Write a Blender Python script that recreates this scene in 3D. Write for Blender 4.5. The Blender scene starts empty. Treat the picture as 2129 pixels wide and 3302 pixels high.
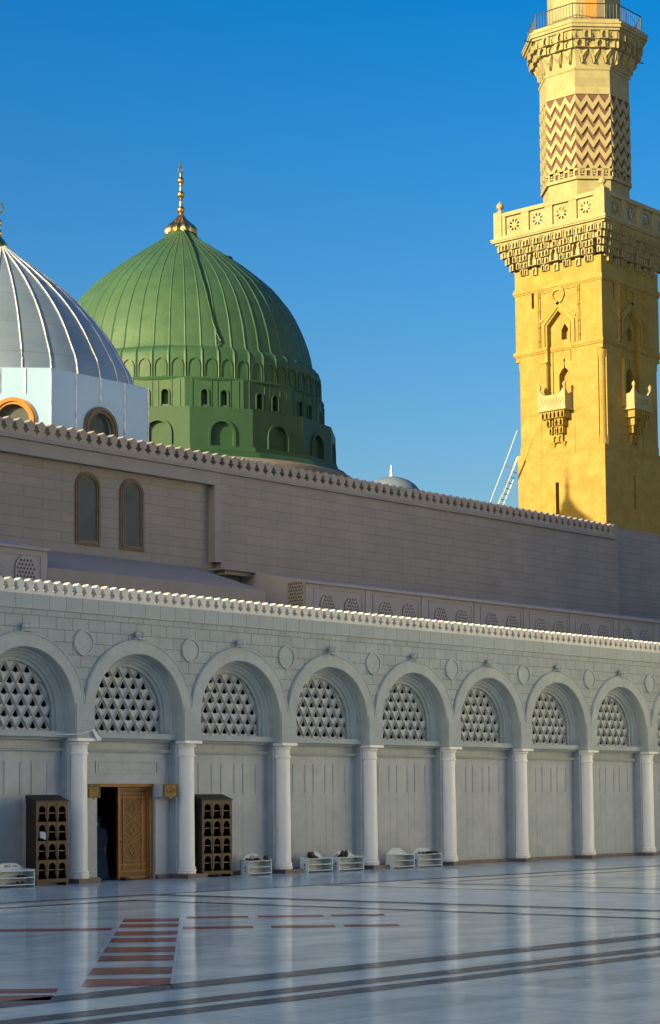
import bpy, bmesh, math, random
from mathutils import Matrix, Vector
from mathutils.geometry import tessellate_polygon
random.seed(7)
R = math.radians
PI = math.pi
scene = bpy.context.scene
COL = scene.collection

# ------------------------------------------------------------------ camera
cam = bpy.data.cameras.new('camera')
camo = bpy.data.objects.new('camera', cam)
COL.objects.link(camo)
YAW, PITCH, ROLL = 0.8532656884102157, 0.07490049736774315, -0.010010912858228234
fw = Vector((math.sin(YAW) * math.cos(PITCH), math.cos(YAW) * math.cos(PITCH), math.sin(PITCH)))
r0 = Vector((math.cos(YAW), -math.sin(YAW), 0))
u0 = r0.cross(fw)
rt = math.cos(ROLL) * r0 + math.sin(ROLL) * u0
up = -math.sin(ROLL) * r0 + math.cos(ROLL) * u0
CAM = Vector((-36.492902, -40.990627, 1.959673))
m = Matrix.Identity(4)
for i in range(3):
    m[i][0], m[i][1], m[i][2], m[i][3] = rt[i], up[i], -fw[i], CAM[i]
camo.matrix_world = m
cam.sensor_fit = 'VERTICAL'
cam.sensor_height = 24
cam.lens = 24 * 6425.685 / 3302
cam.shift_y = 458.11 / 3302
cam.clip_start = 0.3
cam.clip_end = 3000
scene.camera = camo

# ------------------------------------------------------------------ sky, sun, exposure
SUN_AZ, SUN_EL = 6.83, 12.0          # sun stands to the left (-X) and a little behind the arcade (+Y)
world = bpy.data.worlds.new('World')
scene.world = world
world.use_nodes = True
wn, wl = world.node_tree.nodes, world.node_tree.links
sky = wn.new('ShaderNodeTexSky')
sky.sky_type = 'NISHITA'
sky.sun_disc = False
sky.sun_elevation = R(SUN_EL)
sky.sun_rotation = R(SUN_AZ - 90)
sky.air_density = 1.0
sky.dust_density = 4.0
sky.ozone_density = 2.0
hs = wn.new('ShaderNodeHueSaturation')
hs.inputs['Hue'].default_value = 0.510
hs.inputs['Saturation'].default_value = 1.62
wl.new(sky.outputs[0], hs.inputs['Color'])
wl.new(hs.outputs[0], wn['Background'].inputs[0])
wn['Background'].inputs[1].default_value = 0.110
sd = bpy.data.lights.new('sun', 'SUN')
sd.energy = 5.0
sd.angle = R(0.5)
sd.color = (1.0, 0.80, 0.45)
sun = bpy.data.objects.new('sun', sd)
COL.objects.link(sun)
S = Vector((-math.cos(R(SUN_AZ)) * math.cos(R(SUN_EL)), math.sin(R(SUN_AZ)) * math.cos(R(SUN_EL)), math.sin(R(SUN_EL))))
sun.rotation_euler = S.to_track_quat('Z', 'Y').to_euler()
sun.location = (-60, 20, 60)
scene.view_settings.view_transform = 'Standard'
scene.view_settings.look = 'None'
scene.view_settings.exposure = 1.1
scene.view_settings.gamma = 1

# ------------------------------------------------------------------ materials
def mat(name, c, rough=0.8, c2=None, ns=1.5, amt=0.5, metal=0.0, spec=0.5, brick=None, bump=0.0, bs=8.0,
        streak=0.0, streak_c=(0.2, 0.19, 0.17), rough2=None, rs=1.0, vscale=(1, 1, 1), hone=0.0):
    """procedural: two tones mixed by noise, optional stone courses, optional weathering streaks, bump"""
    mt = bpy.data.materials.new(name)
    mt.use_nodes = True
    N, L = mt.node_tree.nodes, mt.node_tree.links
    b = N['Principled BSDF']
    b.inputs['Roughness'].default_value = rough
    b.inputs['Metallic'].default_value = metal
    b.inputs['Specular IOR Level'].default_value = spec
    geo = N.new('ShaderNodeNewGeometry')
    mp = N.new('ShaderNodeMapping')
    mp.inputs['Scale'].default_value = vscale
    L.new(geo.outputs['Position'], mp.inputs[0])
    if c2 is None:
        c2 = tuple(x * 0.82 for x in c)
    nz = N.new('ShaderNodeTexNoise')
    nz.inputs['Scale'].default_value = ns
    nz.inputs['Detail'].default_value = 6
    nz.inputs['Roughness'].default_value = 0.65
    L.new(mp.outputs[0], nz.inputs['Vector'])
    rp = N.new('ShaderNodeValToRGB')
    rp.color_ramp.elements[0].position = 0.5 - 0.25 * amt
    rp.color_ramp.elements[1].position = 0.5 + 0.25 * amt
    rp.color_ramp.elements[0].color = (*c2, 1)
    rp.color_ramp.elements[1].color = (*c, 1)
    L.new(nz.outputs[0], rp.inputs[0])
    out = rp.outputs[0]
    hgt = nz.outputs[0]
    if brick:
        w, h, z0, mort, ms = brick
        sx = N.new('ShaderNodeSeparateXYZ')
        L.new(geo.outputs['Position'], sx.inputs[0])
        ad = N.new('ShaderNodeMath'); ad.operation = 'ADD'
        L.new(sx.outputs[0], ad.inputs[0]); L.new(sx.outputs[1], ad.inputs[1])
        su = N.new('ShaderNodeMath'); su.operation = 'SUBTRACT'
        L.new(sx.outputs[2], su.inputs[0]); su.inputs[1].default_value = z0 - 60 * h
        cb = N.new('ShaderNodeCombineXYZ')
        L.new(ad.outputs[0], cb.inputs[0]); L.new(su.outputs[0], cb.inputs[1])
        bt = N.new('ShaderNodeTexBrick')
        bt.inputs['Scale'].default_value = 1
        bt.inputs['Brick Width'].default_value = w
        bt.inputs['Row Height'].default_value = h
        bt.inputs['Mortar Size'].default_value = ms
        bt.inputs['Mortar Smooth'].default_value = 0.2
        bt.inputs['Color1'].default_value = (1.0, 1.0, 1.0, 1)
        bt.inputs['Color2'].default_value = (0.92, 0.925, 0.93, 1)
        bt.inputs['Mortar'].default_value = (mort, mort, mort, 1)
        L.new(cb.outputs[0], bt.inputs['Vector'])
        mx = N.new('ShaderNodeMix'); mx.data_type = 'RGBA'; mx.blend_type = 'MULTIPLY'
        mx.inputs[0].default_value = 1
        L.new(out, mx.inputs[6]); L.new(bt.outputs[0], mx.inputs[7])
        out = mx.outputs[2]
    if streak:
        m2 = N.new('ShaderNodeMapping')
        m2.inputs['Scale'].default_value = (2.2, 2.2, 0.22)
        L.new(geo.outputs['Position'], m2.inputs[0])
        n2 = N.new('ShaderNodeTexNoise')
        n2.inputs['Scale'].default_value = 1.3
        n2.inputs['Detail'].default_value = 5
        L.new(m2.outputs[0], n2.inputs['Vector'])
        r2 = N.new('ShaderNodeValToRGB')
        r2.color_ramp.elements[0].position = 0.52
        r2.color_ramp.elements[1].position = 0.78
        r2.color_ramp.elements[1].color = (streak, streak, streak, 1)
        r2.color_ramp.elements[0].color = (0, 0, 0, 1)
        L.new(n2.outputs[0], r2.inputs[0])
        mx = N.new('ShaderNodeMix'); mx.data_type = 'RGBA'
        L.new(r2.outputs[0], mx.inputs[0]); L.new(out, mx.inputs[6])
        mx.inputs[7].default_value = (*streak_c, 1)
        out = mx.outputs[2]
    L.new(out, b.inputs['Base Color'])
    if rough2 is not None:
        n3 = N.new('ShaderNodeTexNoise')
        n3.inputs['Scale'].default_value = rs
        n3.inputs['Detail'].default_value = 5
        L.new(mp.outputs[0], n3.inputs['Vector'])
        mr = N.new('ShaderNodeMapRange')
        mr.inputs[1].default_value = 0.35; mr.inputs[2].default_value = 0.65
        mr.inputs[3].default_value = rough; mr.inputs[4].default_value = rough2
        L.new(n3.outputs[0], mr.inputs[0]); L.new(mr.outputs[0], b.inputs['Roughness'])
    if bump:
        nb = N.new('ShaderNodeTexNoise')
        nb.inputs['Scale'].default_value = bs
        nb.inputs['Detail'].default_value = 6
        L.new(mp.outputs[0], nb.inputs['Vector'])
        bp = N.new('ShaderNodeBump')
        bp.inputs['Strength'].default_value = bump
        bp.inputs['Distance'].default_value = 0.05
        L.new(nb.outputs[0], bp.inputs['Height']); L.new(bp.outputs[0], b.inputs['Normal'])
    if hone: honed(mt, out, hone)
    return mt

M = {}
M['wall'] = mat('arcade_stone', (0.385, 0.44, 0.45), 0.75, (0.30, 0.35, 0.36), 1.6, 0.7, brick=(0.59, 0.33, 7.055, 0.45, 0.011), bump=0.15, bs=14, streak=0.30, streak_c=(0.34, 0.36, 0.34))
M['band'] = mat('parapet_stone', (0.38, 0.44, 0.45), 0.75, (0.34, 0.39, 0.40), 1.5, 0.8, brick=(0.59, 0.80, 7.215, 0.5, 0.010), bump=0.1, bs=14)
M['trim'] = mat('carved_stone', (0.41, 0.47, 0.48), 0.7, (0.32, 0.37, 0.38), 1.6, 0.7, bump=0.12, bs=10, streak=0.35, streak_c=(0.36, 0.37, 0.34))
M['panel'] = mat('panel_marble', (0.41, 0.455, 0.49), 0.5, (0.31, 0.355, 0.39), 1.4, 0.7, bump=0.05, streak=0.35, streak_c=(0.38, 0.40, 0.38))
M['lattice'] = mat('carved_lattice_stone', (0.60, 0.63, 0.62), 0.7, (0.50, 0.53, 0.52), 2.5, 0.8)
M['column'] = mat('column_marble', (0.93, 0.93, 0.87), 0.4, (0.86, 0.86, 0.81), 1.6, 0.9, streak=0.45, streak_c=(0.55, 0.50, 0.40))
M['plinth'] = mat('dark_plinth_stone', (0.16, 0.125, 0.12), 0.5, (0.11, 0.09, 0.09), 3)
M['dark'] = mat('painted_interior_shade', (0.012, 0.011, 0.010), 0.9)  # near-black colour stands in for unlit depth behind openings
M['upper'] = mat('brown_stone', (0.255, 0.240, 0.250), 0.85, (0.215, 0.203, 0.210), 0.7, 0.9, brick=(1.7, 0.355, 13.16, 0.58, 0.010), bump=0.12, bs=10, streak=0.25, streak_c=(0.20, 0.185, 0.18))
M['upplain'] = mat('brown_plain_stone', (0.24, 0.235, 0.25), 0.85, (0.21, 0.205, 0.215), 1.2, 0.8, bump=0.1)
M['upcrest'] = mat('brown_crest_stone', (0.31, 0.28, 0.265), 0.8, (0.24, 0.215, 0.205), 2.0, 0.8, bump=0.1)
M['crest'] = mat('white_crest_stone', (0.70, 0.69, 0.64), 0.7, (0.60, 0.59, 0.55), 2.0, 0.8, bump=0.1)
M['plaster'] = mat('lavender_plaster', (0.29, 0.29, 0.335), 0.8, (0.25, 0.25, 0.29), 1.0, 0.8, bump=0.06)
M['min'] = mat('yellow_stone', (0.285, 0.218, 0.052), 0.85, (0.25, 0.165, 0.028), 1.6, 0.55, brick=(1.25, 0.62, 0.1, 0.80, 0.008), bump=0.15, bs=8, streak=0.25, streak_c=(0.25, 0.175, 0.05))
M['mincream'] = mat('cream_stone', (0.305, 0.278, 0.15), 0.85, (0.255, 0.220, 0.110), 1.8, 0.55, brick=(0.9, 0.45, 0.1, 0.84, 0.006), bump=0.12, bs=10)
M['minred'] = mat('red_brown_inlay', (0.115, 0.052, 0.038), 0.8, (0.09, 0.042, 0.03), 3)
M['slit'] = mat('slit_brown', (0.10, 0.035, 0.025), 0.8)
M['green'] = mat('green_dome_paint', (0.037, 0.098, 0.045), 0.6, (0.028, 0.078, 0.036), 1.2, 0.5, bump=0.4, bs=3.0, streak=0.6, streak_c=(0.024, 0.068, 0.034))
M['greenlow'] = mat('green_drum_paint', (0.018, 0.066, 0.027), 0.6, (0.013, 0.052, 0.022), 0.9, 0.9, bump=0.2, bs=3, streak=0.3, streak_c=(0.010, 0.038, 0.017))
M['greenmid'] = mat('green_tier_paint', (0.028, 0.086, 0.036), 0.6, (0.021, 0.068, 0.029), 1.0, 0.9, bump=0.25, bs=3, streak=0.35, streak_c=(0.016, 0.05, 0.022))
M['silver'] = mat('lead_grey_sheet', (0.20, 0.27, 0.35), 0.42, (0.15, 0.21, 0.285), 0.7, 0.9, metal=0.25, bump=0.25, bs=2.2, brick=(30, 1.25, 18.0, 0.7, 0.014))
M['silverrib'] = mat('pale_rib', (0.34, 0.40, 0.45), 0.4, (0.75, 0.76, 0.76), 2)
M['drum'] = mat('white_metal_drum', (0.28, 0.44, 0.66), 0.45, (0.25, 0.40, 0.60), 0.8, 0.8, metal=0.1)
M['gold'] = mat('gilded_metal', (0.80, 0.48, 0.16), 0.28, (0.65, 0.36, 0.12), 4, metal=1.0)
M['bronze'] = mat('dark_bronze', (0.09, 0.08, 0.06), 0.5, metal=0.6)
M['woodframe'] = mat('window_wood', (0.12, 0.085, 0.062), 0.6, (0.09, 0.065, 0.05), 3)
M['sunlitwood'] = mat('sunlit_window_frame', (0.42, 0.19, 0.035), 0.6, (0.33, 0.15, 0.03), 3)  # brighter copy of the frame wood, sunlight put into its colour
M['glass'] = mat('window_glass', (0.085, 0.10, 0.11), 0.7, (0.07, 0.08, 0.09), 1.5, spec=0.2)
M['tan'] = mat('tan_render', (0.19, 0.165, 0.125), 0.9, (0.15, 0.13, 0.10), 0.8, bump=0.2, bs=3)
M['roof'] = mat('roof_render', (0.20, 0.18, 0.16), 0.9, (0.16, 0.145, 0.13), 0.6)
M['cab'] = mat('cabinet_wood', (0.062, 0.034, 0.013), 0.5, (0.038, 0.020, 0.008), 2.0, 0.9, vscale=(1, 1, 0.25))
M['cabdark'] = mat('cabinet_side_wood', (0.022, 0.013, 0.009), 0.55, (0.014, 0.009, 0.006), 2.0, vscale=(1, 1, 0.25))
M['shelf'] = mat('shelf_edge', (0.24, 0.22, 0.20), 0.5)
M['rack'] = mat('white_painted_board', (0.60, 0.68, 0.72), 0.35, (0.50, 0.58, 0.62), 3)
M['ink'] = mat('black_ink', (0.03, 0.04, 0.05), 0.6)
M['door'] = mat('carved_door_wood', (0.35, 0.135, 0.020), 0.5, (0.22, 0.083, 0.013), 2.5, 0.9, vscale=(1, 1, 0.3))
M['doordark'] = mat('door_recess_wood', (0.17, 0.066, 0.014), 0.55, (0.11, 0.044, 0.010), 2.5, 0.9, vscale=(1, 1, 0.3))
M['sign'] = mat('brass_sign', (0.20, 0.14, 0.045), 0.5, (0.13, 0.09, 0.03), 9, 0.6, metal=0.4, bump=0.2, bs=25)
M['signdark'] = mat('brass_sign_dark', (0.06, 0.04, 0.016), 0.5, metal=0.3)
M['black'] = mat('black_leather', (0.012, 0.011, 0.013), 0.45)
M['greyshoe'] = mat('grey_cloth_shoe', (0.35, 0.34, 0.36), 0.7)
M['cloth'] = mat('navy_cloth', (0.045, 0.065, 0.11), 0.9, (0.035, 0.05, 0.085), 6)
M['skin'] = mat('skin', (0.30, 0.17, 0.11), 0.6)
M['white'] = mat('white_cloth', (0.80, 0.82, 0.80), 0.8)
M['rail'] = mat('railing_iron', (0.035, 0.05, 0.05), 0.5, metal=0.3)
M['steel'] = mat('pale_steel', (0.72, 0.68, 0.55), 0.5, metal=0.2)
M['steeldark'] = mat('dark_steel', (0.10, 0.11, 0.12), 0.5, metal=0.3)
M['ochre'] = mat('ochre_door', (0.50, 0.22, 0.04), 0.6)
M['fardome'] = mat('far_dome_sheet', (0.13, 0.18, 0.25), 0.6)

def honed(mt, colour, f):
    """worn polish: part of the surface scatters, part still mirrors"""
    N, L = mt.node_tree.nodes, mt.node_tree.links
    d = N.new('ShaderNodeBsdfDiffuse'); mx = N.new('ShaderNodeMixShader')
    mx.inputs[0].default_value = f
    L.new(colour, d.inputs[0]); L.new(N['Principled BSDF'].outputs[0], mx.inputs[1]); L.new(d.outputs[0], mx.inputs[2])
    L.new(mx.outputs[0], N['Material Output'].inputs[0])
def floor_mat():
    mt = bpy.data.materials.new('polished_marble_floor')
    mt.use_nodes = True
    N, L = mt.node_tree.nodes, mt.node_tree.links
    b = N['Principled BSDF']
    b.inputs['Specular IOR Level'].default_value = 0.32
    geo = N.new('ShaderNodeNewGeometry')
    def noise(scale, detail, vs=(1, 1, 1), rot=0.0, rough=0.6):
        mp = N.new('ShaderNodeMapping')
        mp.inputs['Scale'].default_value = vs
        mp.inputs['Rotation'].default_value = (0, 0, rot)
        L.new(geo.outputs['Position'], mp.inputs[0])
        n = N.new('ShaderNodeTexNoise')
        n.inputs['Scale'].default_value = scale
        n.inputs['Detail'].default_value = detail
        n.inputs['Roughness'].default_value = rough
        L.new(mp.outputs[0], n.inputs['Vector'])
        return n.outputs[0]
    def ramp(v, p0, p1, c0, c1):
        r = N.new('ShaderNodeValToRGB')
        r.color_ramp.elements[0].position = p0
        r.color_ramp.elements[1].position = p1
        r.color_ramp.elements[0].color = (*c0, 1)
        r.color_ramp.elements[1].color = (*c1, 1)
        L.new(v, r.inputs[0])
        return r.outputs[0]
    a = ramp(noise(0.55, 9, (0.6, 1.7, 1), R(42), 0.72), 0.38, 0.62, (0.62, 0.67, 0.58), (0.91, 0.95, 0.80))
    bt = N.new('ShaderNodeTexBrick')
    bt.offset = 0.0
    bt.inputs['Scale'].default_value = 1
    bt.inputs['Brick Width'].default_value = 1.05
    bt.inputs['Row Height'].default_value = 1.05
    bt.inputs['Mortar Size'].default_value = 0.014
    bt.inputs['Color1'].default_value = (1.0, 1.0, 1.0, 1)
    bt.inputs['Color2'].default_value = (0.80, 0.82, 0.84, 1)
    bt.inputs['Mortar'].default_value = (1.22, 1.22, 1.2, 1)
    L.new(geo.outputs['Position'], bt.inputs['Vector'])
    mx = N.new('ShaderNodeMix'); mx.data_type = 'RGBA'; mx.blend_type = 'MULTIPLY'
    mx.inputs[0].default_value = 1
    L.new(a, mx.inputs[6]); L.new(bt.outputs[0], mx.inputs[7])
    veins = ramp(noise(1.1, 8, (0.5, 2.4, 1), R(20), 0.7), 0.60, 0.72, (0, 0, 0), (0.55, 0.55, 0.55))
    mv = N.new('ShaderNodeMix'); mv.data_type = 'RGBA'
    L.new(veins, mv.inputs[0]); L.new(mx.outputs[2], mv.inputs[6])
    mv.inputs[7].default_value = (0.42, 0.48, 0.47, 1)
    L.new(mv.outputs[2], b.inputs['Base Color'])
    mr = N.new('ShaderNodeMapRange')
    mr.inputs[1].default_value = 0.35; mr.inputs[2].default_value = 0.7
    mr.inputs[3].default_value = 0.02; mr.inputs[4].default_value = 0.17
    L.new(noise(1.1, 9, (0.7, 1.6, 1), R(42), 0.75), mr.inputs[0])
    L.new(mr.outputs[0], b.inputs['Roughness'])
    bp = N.new('ShaderNodeBump')
    bp.inputs['Strength'].default_value = 0.18
    bp.inputs['Distance'].default_value = 0.004
    L.new(noise(2.2, 4), bp.inputs['Height'])
    L.new(bp.outputs[0], b.inputs['Normal'])
    honed(mt, mv.outputs[2], 0.30)
    return mt
M['floor'] = floor_mat()
M['ground'] = mat('street_asphalt', (0.16, 0.15, 0.14), 0.95, (0.12, 0.115, 0.11), 0.2)
M['wing'] = mat('white_wing_stone', (0.78, 0.75, 0.68), 0.8, (0.70, 0.67, 0.60), 0.5, brick=(1.2, 0.6, 0, 0.7, 0.012))
M['fband'] = mat('dark_marble_band', (0.13, 0.14, 0.15), 0.10, (0.09, 0.10, 0.11), 1.5, 0.8, rough2=0.2, rs=2, hone=0.45)
M['fred'] = mat('red_marble_inlay', (0.42, 0.13, 0.09), 0.10, (0.28, 0.09, 0.07), 1.6, 0.9, rough2=0.2, rs=2, hone=0.5)
M['fpale'] = mat('pale_marble_strip', (0.76, 0.80, 0.70), 0.12, (0.62, 0.66, 0.58), 0.7, 0.8, rough2=0.22, rs=2, hone=0.55)
M['fblue'] = mat('grey_marble_apron', (0.46, 0.57, 0.62), 0.04, (0.38, 0.48, 0.54), 0.7, 0.8, rough2=0.12, rs=1.5, hone=0.4)
M['fjoint'] = mat('white_joint', (0.85, 0.85, 0.83), 0.25, (0.66, 0.67, 0.68), 0.8, 0.5, hone=0.5)

# ------------------------------------------------------------------ helpers
class MB:
    def __init__(s):
        s.v, s.f = [], []
    def add(s, vs, fs):
        o = len(s.v)
        s.v += [tuple(p) for p in vs]
        s.f += [tuple(i + o for i in f) for f in fs]
    def box(s, x0, x1, y0, y1, z0, z1, T=None):
        vs = [(x, y, z) for z in (z0, z1) for y in (y0, y1) for x in (x0, x1)]
        if T: vs = [T(*p) for p in vs]
        s.add(vs, [(0, 2, 3, 1), (4, 5, 7, 6), (0, 1, 5, 4), (2, 6, 7, 3), (0, 4, 6, 2), (1, 3, 7, 5)])
    def slab(s, outer, holes, d0, d1, T, back=True):
        loops = [outer] + list(holes)
        flat = [p for l in loops for p in l]
        tris = tessellate_polygon([[Vector((p[0], p[1], 0)) for p in l] for l in loops])
        n = len(flat)
        vs = [T(p[0], p[1], d0) for p in flat] + [T(p[0], p[1], d1) for p in flat]
        fs = [tuple(t) for t in tris]
        if back: fs += [tuple(i + n for i in reversed(t)) for t in tris]
        o = 0
        for l in loops:
            k = len(l)
            for i in range(k):
                a, b = o + i, o + (i + 1) % k
                fs.append((a, b, b + n, a + n))
            o += k
        s.add(vs, fs)
    def strip(s, pts, w, d0, d1, T, closed=False):
        """raised band following a 2D polyline"""
        n = len(pts)
        L_, R_ = [], []
        for i, p in enumerate(pts):
            a = pts[i - 1] if (i > 0 or closed) else p
            b = pts[(i + 1) % n] if (i < n - 1 or closed) else p
            d1v = Vector((p[0] - a[0], p[1] - a[1])); d2v = Vector((b[0] - p[0], b[1] - p[1]))
            if d1v.length < 1e-9: d1v = d2v
            if d2v.length < 1e-9: d2v = d1v
            d1v.normalize(); d2v.normalize()
            t = (d1v + d2v)
            if t.length < 1e-6: t = d1v
            t.normalize()
            nn = Vector((-t.y, t.x)); c = max(0.4, nn.dot(Vector((-d1v.y, d1v.x))))
            L_.append((p[0] + nn.x * w / 2 / c, p[1] + nn.y * w / 2 / c))
            R_.append((p[0] - nn.x * w / 2 / c, p[1] - nn.y * w / 2 / c))
        vs = []
        for i in range(n):
            vs += [T(*L_[i], d1), T(*R_[i], d1), T(*L_[i], d0), T(*R_[i], d0)]
        fs = []
        for i in range(n if closed else n - 1):
            a, b = 4 * i, 4 * ((i + 1) % n)
            fs += [(a, a + 1, b + 1, b), (a + 2, b + 2, b + 3, a + 3), (a, b, b + 2, a + 2), (a + 1, a + 3, b + 3, b + 1)]
        if not closed:
            e = 4 * (n - 1)
            fs += [(0, 2, 3, 1), (e, e + 1, e + 3, e + 2)]
        s.add(vs, fs)
    def lathe(s, prof, cx=0, cy=0, n=32, rmod=None, a0=0, caps=False):
        vs = []
        for j, (r, z) in enumerate(prof):
            for i in range(n):
                a = a0 + 2 * PI * i / n
                rr = r if rmod is None else rmod(i, j, r)
                vs.append((cx + rr * math.cos(a), cy + rr * math.sin(a), z))
        fs = [(j * n + i, j * n + (i + 1) % n, (j + 1) * n + (i + 1) % n, (j + 1) * n + i) for j in range(len(prof) - 1) for i in range(n)]
        if caps:
            fs.append(tuple(range(n - 1, -1, -1)))
            fs.append(tuple((len(prof) - 1) * n + i for i in range(n)))
        s.add(vs, fs)
    def tube(s, pts, r, n=6, closed=False):
        pts = [Vector(p) for p in pts]
        vs, k = [], len(pts)
        for i, p in enumerate(pts):
            a = pts[i - 1] if (i or closed) else p
            b = pts[(i + 1) % k] if (i < k - 1 or closed) else p
            t = (b - a).normalized()
            x = t.cross(Vector((0.13, 0.21, 0.97))); x.normalize()
            y = t.cross(x)
            rr = r[i] if isinstance(r, (list, tuple)) else r
            vs += [tuple(p + rr * (math.cos(2 * PI * q / n) * x + math.sin(2 * PI * q / n) * y)) for q in range(n)]
        fs = []
        for i in range(k if closed else k - 1):
            j = (i + 1) % k
            fs += [(i * n + q, i * n + (q + 1) % n, j * n + (q + 1) % n, j * n + q) for q in range(n)]
        if not closed:
            fs += [tuple(range(n - 1, -1, -1)), tuple((k - 1) * n + q for q in range(n))]
        s.add(vs, fs)
    def ball(s, c, r, n=12, sc=(1, 1, 1)):
        prof = [(max(1e-4, math.sin(PI * k / n)) , -math.cos(PI * k / n)) for k in range(n + 1)]
        vs, m_ = [], 2 * n
        for (q, z) in prof:
            for i in range(m_):
                a = 2 * PI * i / m_
                vs.append((c[0] + r * q * math.cos(a) * sc[0], c[1] + r * q * math.sin(a) * sc[1], c[2] + r * z * sc[2]))
        fs = [(j * m_ + i, j * m_ + (i + 1) % m_, (j + 1) * m_ + (i + 1) % m_, (j + 1) * m_ + i) for j in range(n) for i in range(m_)]
        s.add(vs, fs)
    def mesh(s, name, material, smooth=False, bevel=0):
        me = bpy.data.meshes.new(name)
        bm = bmesh.new()
        vv = [bm.verts.new(p) for p in s.v]
        for f in s.f:
            try: bm.faces.new([vv[i] for i in f])
            except ValueError: pass
        bmesh.ops.recalc_face_normals(bm, faces=bm.faces)
        bm.to_mesh(me); bm.free()
        me.materials.append(material)
        if smooth:
            me.polygons.foreach_set('use_smooth', [True] * len(me.polygons))
            try: me.set_sharp_from_angle(angle=R(smooth if smooth is not True else 40))
            except Exception: pass
        return me

def thing(name, label, cat, loc=(0, 0, 0), group=None):
    o = bpy.data.objects.new(name, None)
    COL.objects.link(o)
    o.location = loc
    o.empty_display_size = 0.3
    o['label'] = label; o['category'] = cat
    if group: o['group'] = group
    return o
TL = {}
def par(o, p):
    if p is not None:
        o.parent = p
        w = TL.get(p.name)
        loc = Vector(p.location) if w is None else w
        TL[o.name] = loc if w is None else w
        o.matrix_parent_inverse = Matrix.Translation(-loc) if w is None else Matrix.Identity(4)
def part(name, mb, material, parent=None, smooth=False, label=None, loc=None):
    """everything is modelled in world coordinates; a part's matrix is kept so"""
    me = mb if isinstance(mb, bpy.types.Mesh) else mb.mesh(name, material, smooth)
    o = bpy.data.objects.new(name, me)
    COL.objects.link(o)
    if loc: o.location = loc
    if parent is not None:
        o.parent = parent
        if parent.parent is None:
            base = Vector(parent.location) if parent.type == 'EMPTY' else Vector(parent.location)
            o.matrix_parent_inverse = Matrix.Translation(-base)
        else:
            # grand-parent level: parent's world translation is its own location
            o.matrix_parent_inverse = Matrix.Translation(-Vector(parent.location))
    if label: o['label'] = label
    return o
def islands(mb):
    n = len(mb.v); p = list(range(n))
    def find(a):
        while p[a] != a: p[a] = p[p[a]]; a = p[a]
        return a
    for f in mb.f:
        r = find(f[0])
        for i in f[1:]: p[find(i)] = r
    g = {}
    for k, f in enumerate(mb.f): g.setdefault(find(f[0]), []).append(k)
    return list(g.values())
def parts(name, mb, material, parent, key=None, smooth=False):
    """several pieces modelled in one loop, linked as one object per piece (key groups islands into a piece)"""
    out = {}
    for n, fl in enumerate(islands(mb)):
        ids = sorted({i for k in fl for i in mb.f[k]})
        c = [sum(mb.v[i][a] for i in ids) / len(ids) for a in range(3)]
        kk = n if key is None else key(*c)
        q = out.setdefault(kk, MB()); mp = {i: j for j, i in enumerate(ids)}
        q.add([mb.v[i] for i in ids], [tuple(mp[i] for i in mb.f[k]) for k in fl])
    return [part(name, q, material, parent, smooth) for q in out.values()]
def sector(cx, cy, n, off=0.0):
    return lambda x, y, z: int(round((math.atan2(y - cy, x - cx) - off) / (2 * PI / n))) % n
def single(name, mb, material, label, cat, smooth=False, group=None):
    o = part(name, mb, material, None, smooth)
    o['label'] = label; o['category'] = cat
    if group: o['group'] = group
    return o
def struct(name, mb, material, smooth=False, kind='structure'):
    o = part(name, mb, material, None, smooth)
    o['kind'] = kind
    return o
def faceT(cx, cy, phi, ap):
    """face of a prism: u to the viewer's right, v up, d outward"""
    n = (math.cos(phi), math.sin(phi)); t = (-math.sin(phi), math.cos(phi))
    return lambda u, v, d: (cx + n[0] * (ap + d) + t[0] * u, cy + n[1] * (ap + d) + t[1] * u, v)
XZ = lambda u, v, d: (u, d, v)                       # plane facing the courtyard, d = Y
def arc(cx, cz, r, a0, a1, n):
    return [(cx + r * math.cos(R(a0 + (a1 - a0) * i / n)), cz + r * math.sin(R(a0 + (a1 - a0) * i / n))) for i in range(n + 1)]
def archpoly(cx, w, z0, zc, n=16, r=None):
    """round arched opening outline, counter-clockwise"""
    r = r or w
    return [(cx - w, z0), (cx + w, z0)] + arc(cx, zc, w, 0, 180, n)
def pointed(cx, w, z0, zs, za):
    return [(cx - w, z0), (cx + w, z0), (cx + w, zs), (cx, za), (cx - w, zs)]

B = 4.1117159
F = -0.13
BAYS = range(-3, 11)

# ================================================================== THE GROUND
g = MB(); g.add([(-60, -110, F), (60, -110, F), (60, 12, F), (-60, 12, F)], [(0, 1, 2, 3)])
struct('courtyard_floor', g, M['floor'])
g = MB(); g.add([(-900, -900, F - .02), (900, -900, F - .02), (900, 1200, F - .02), (-900, 1200, F - .02)], [(0, 1, 2, 3)])
struct('ground', g, M['ground'])
def sheet(x0, x1, y0, y1, h=0.004):
    q = MB(); z = F + h
    q.add([(x0, y0, z), (x1, y0, z), (x1, y1, z), (x0, y1, z)], [(0, 1, 2, 3)])
    return q
def diag(t0, t1, w0, w1, h=0.004):
    k = 1 / math.sqrt(2); q = MB(); z = F + h
    P = lambda t, w: ((t + w) * k, (t - w) * k, z)
    q.add([P(t0, w0), P(t1, w0), P(t1, w1), P(t0, w1)], [(0, 3, 2, 1)])
    return q
def merge(l):
    q = MB()
    for x in l: q.add(x.v, x.f)
    return q
struct('paving_apron', sheet(-40, 45, -6.9, 0.2), M['fblue'])
struct('paving_strip', merge([sheet(-3.75, 1.9, -60, -7.05)]), M['fpale'])
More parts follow.
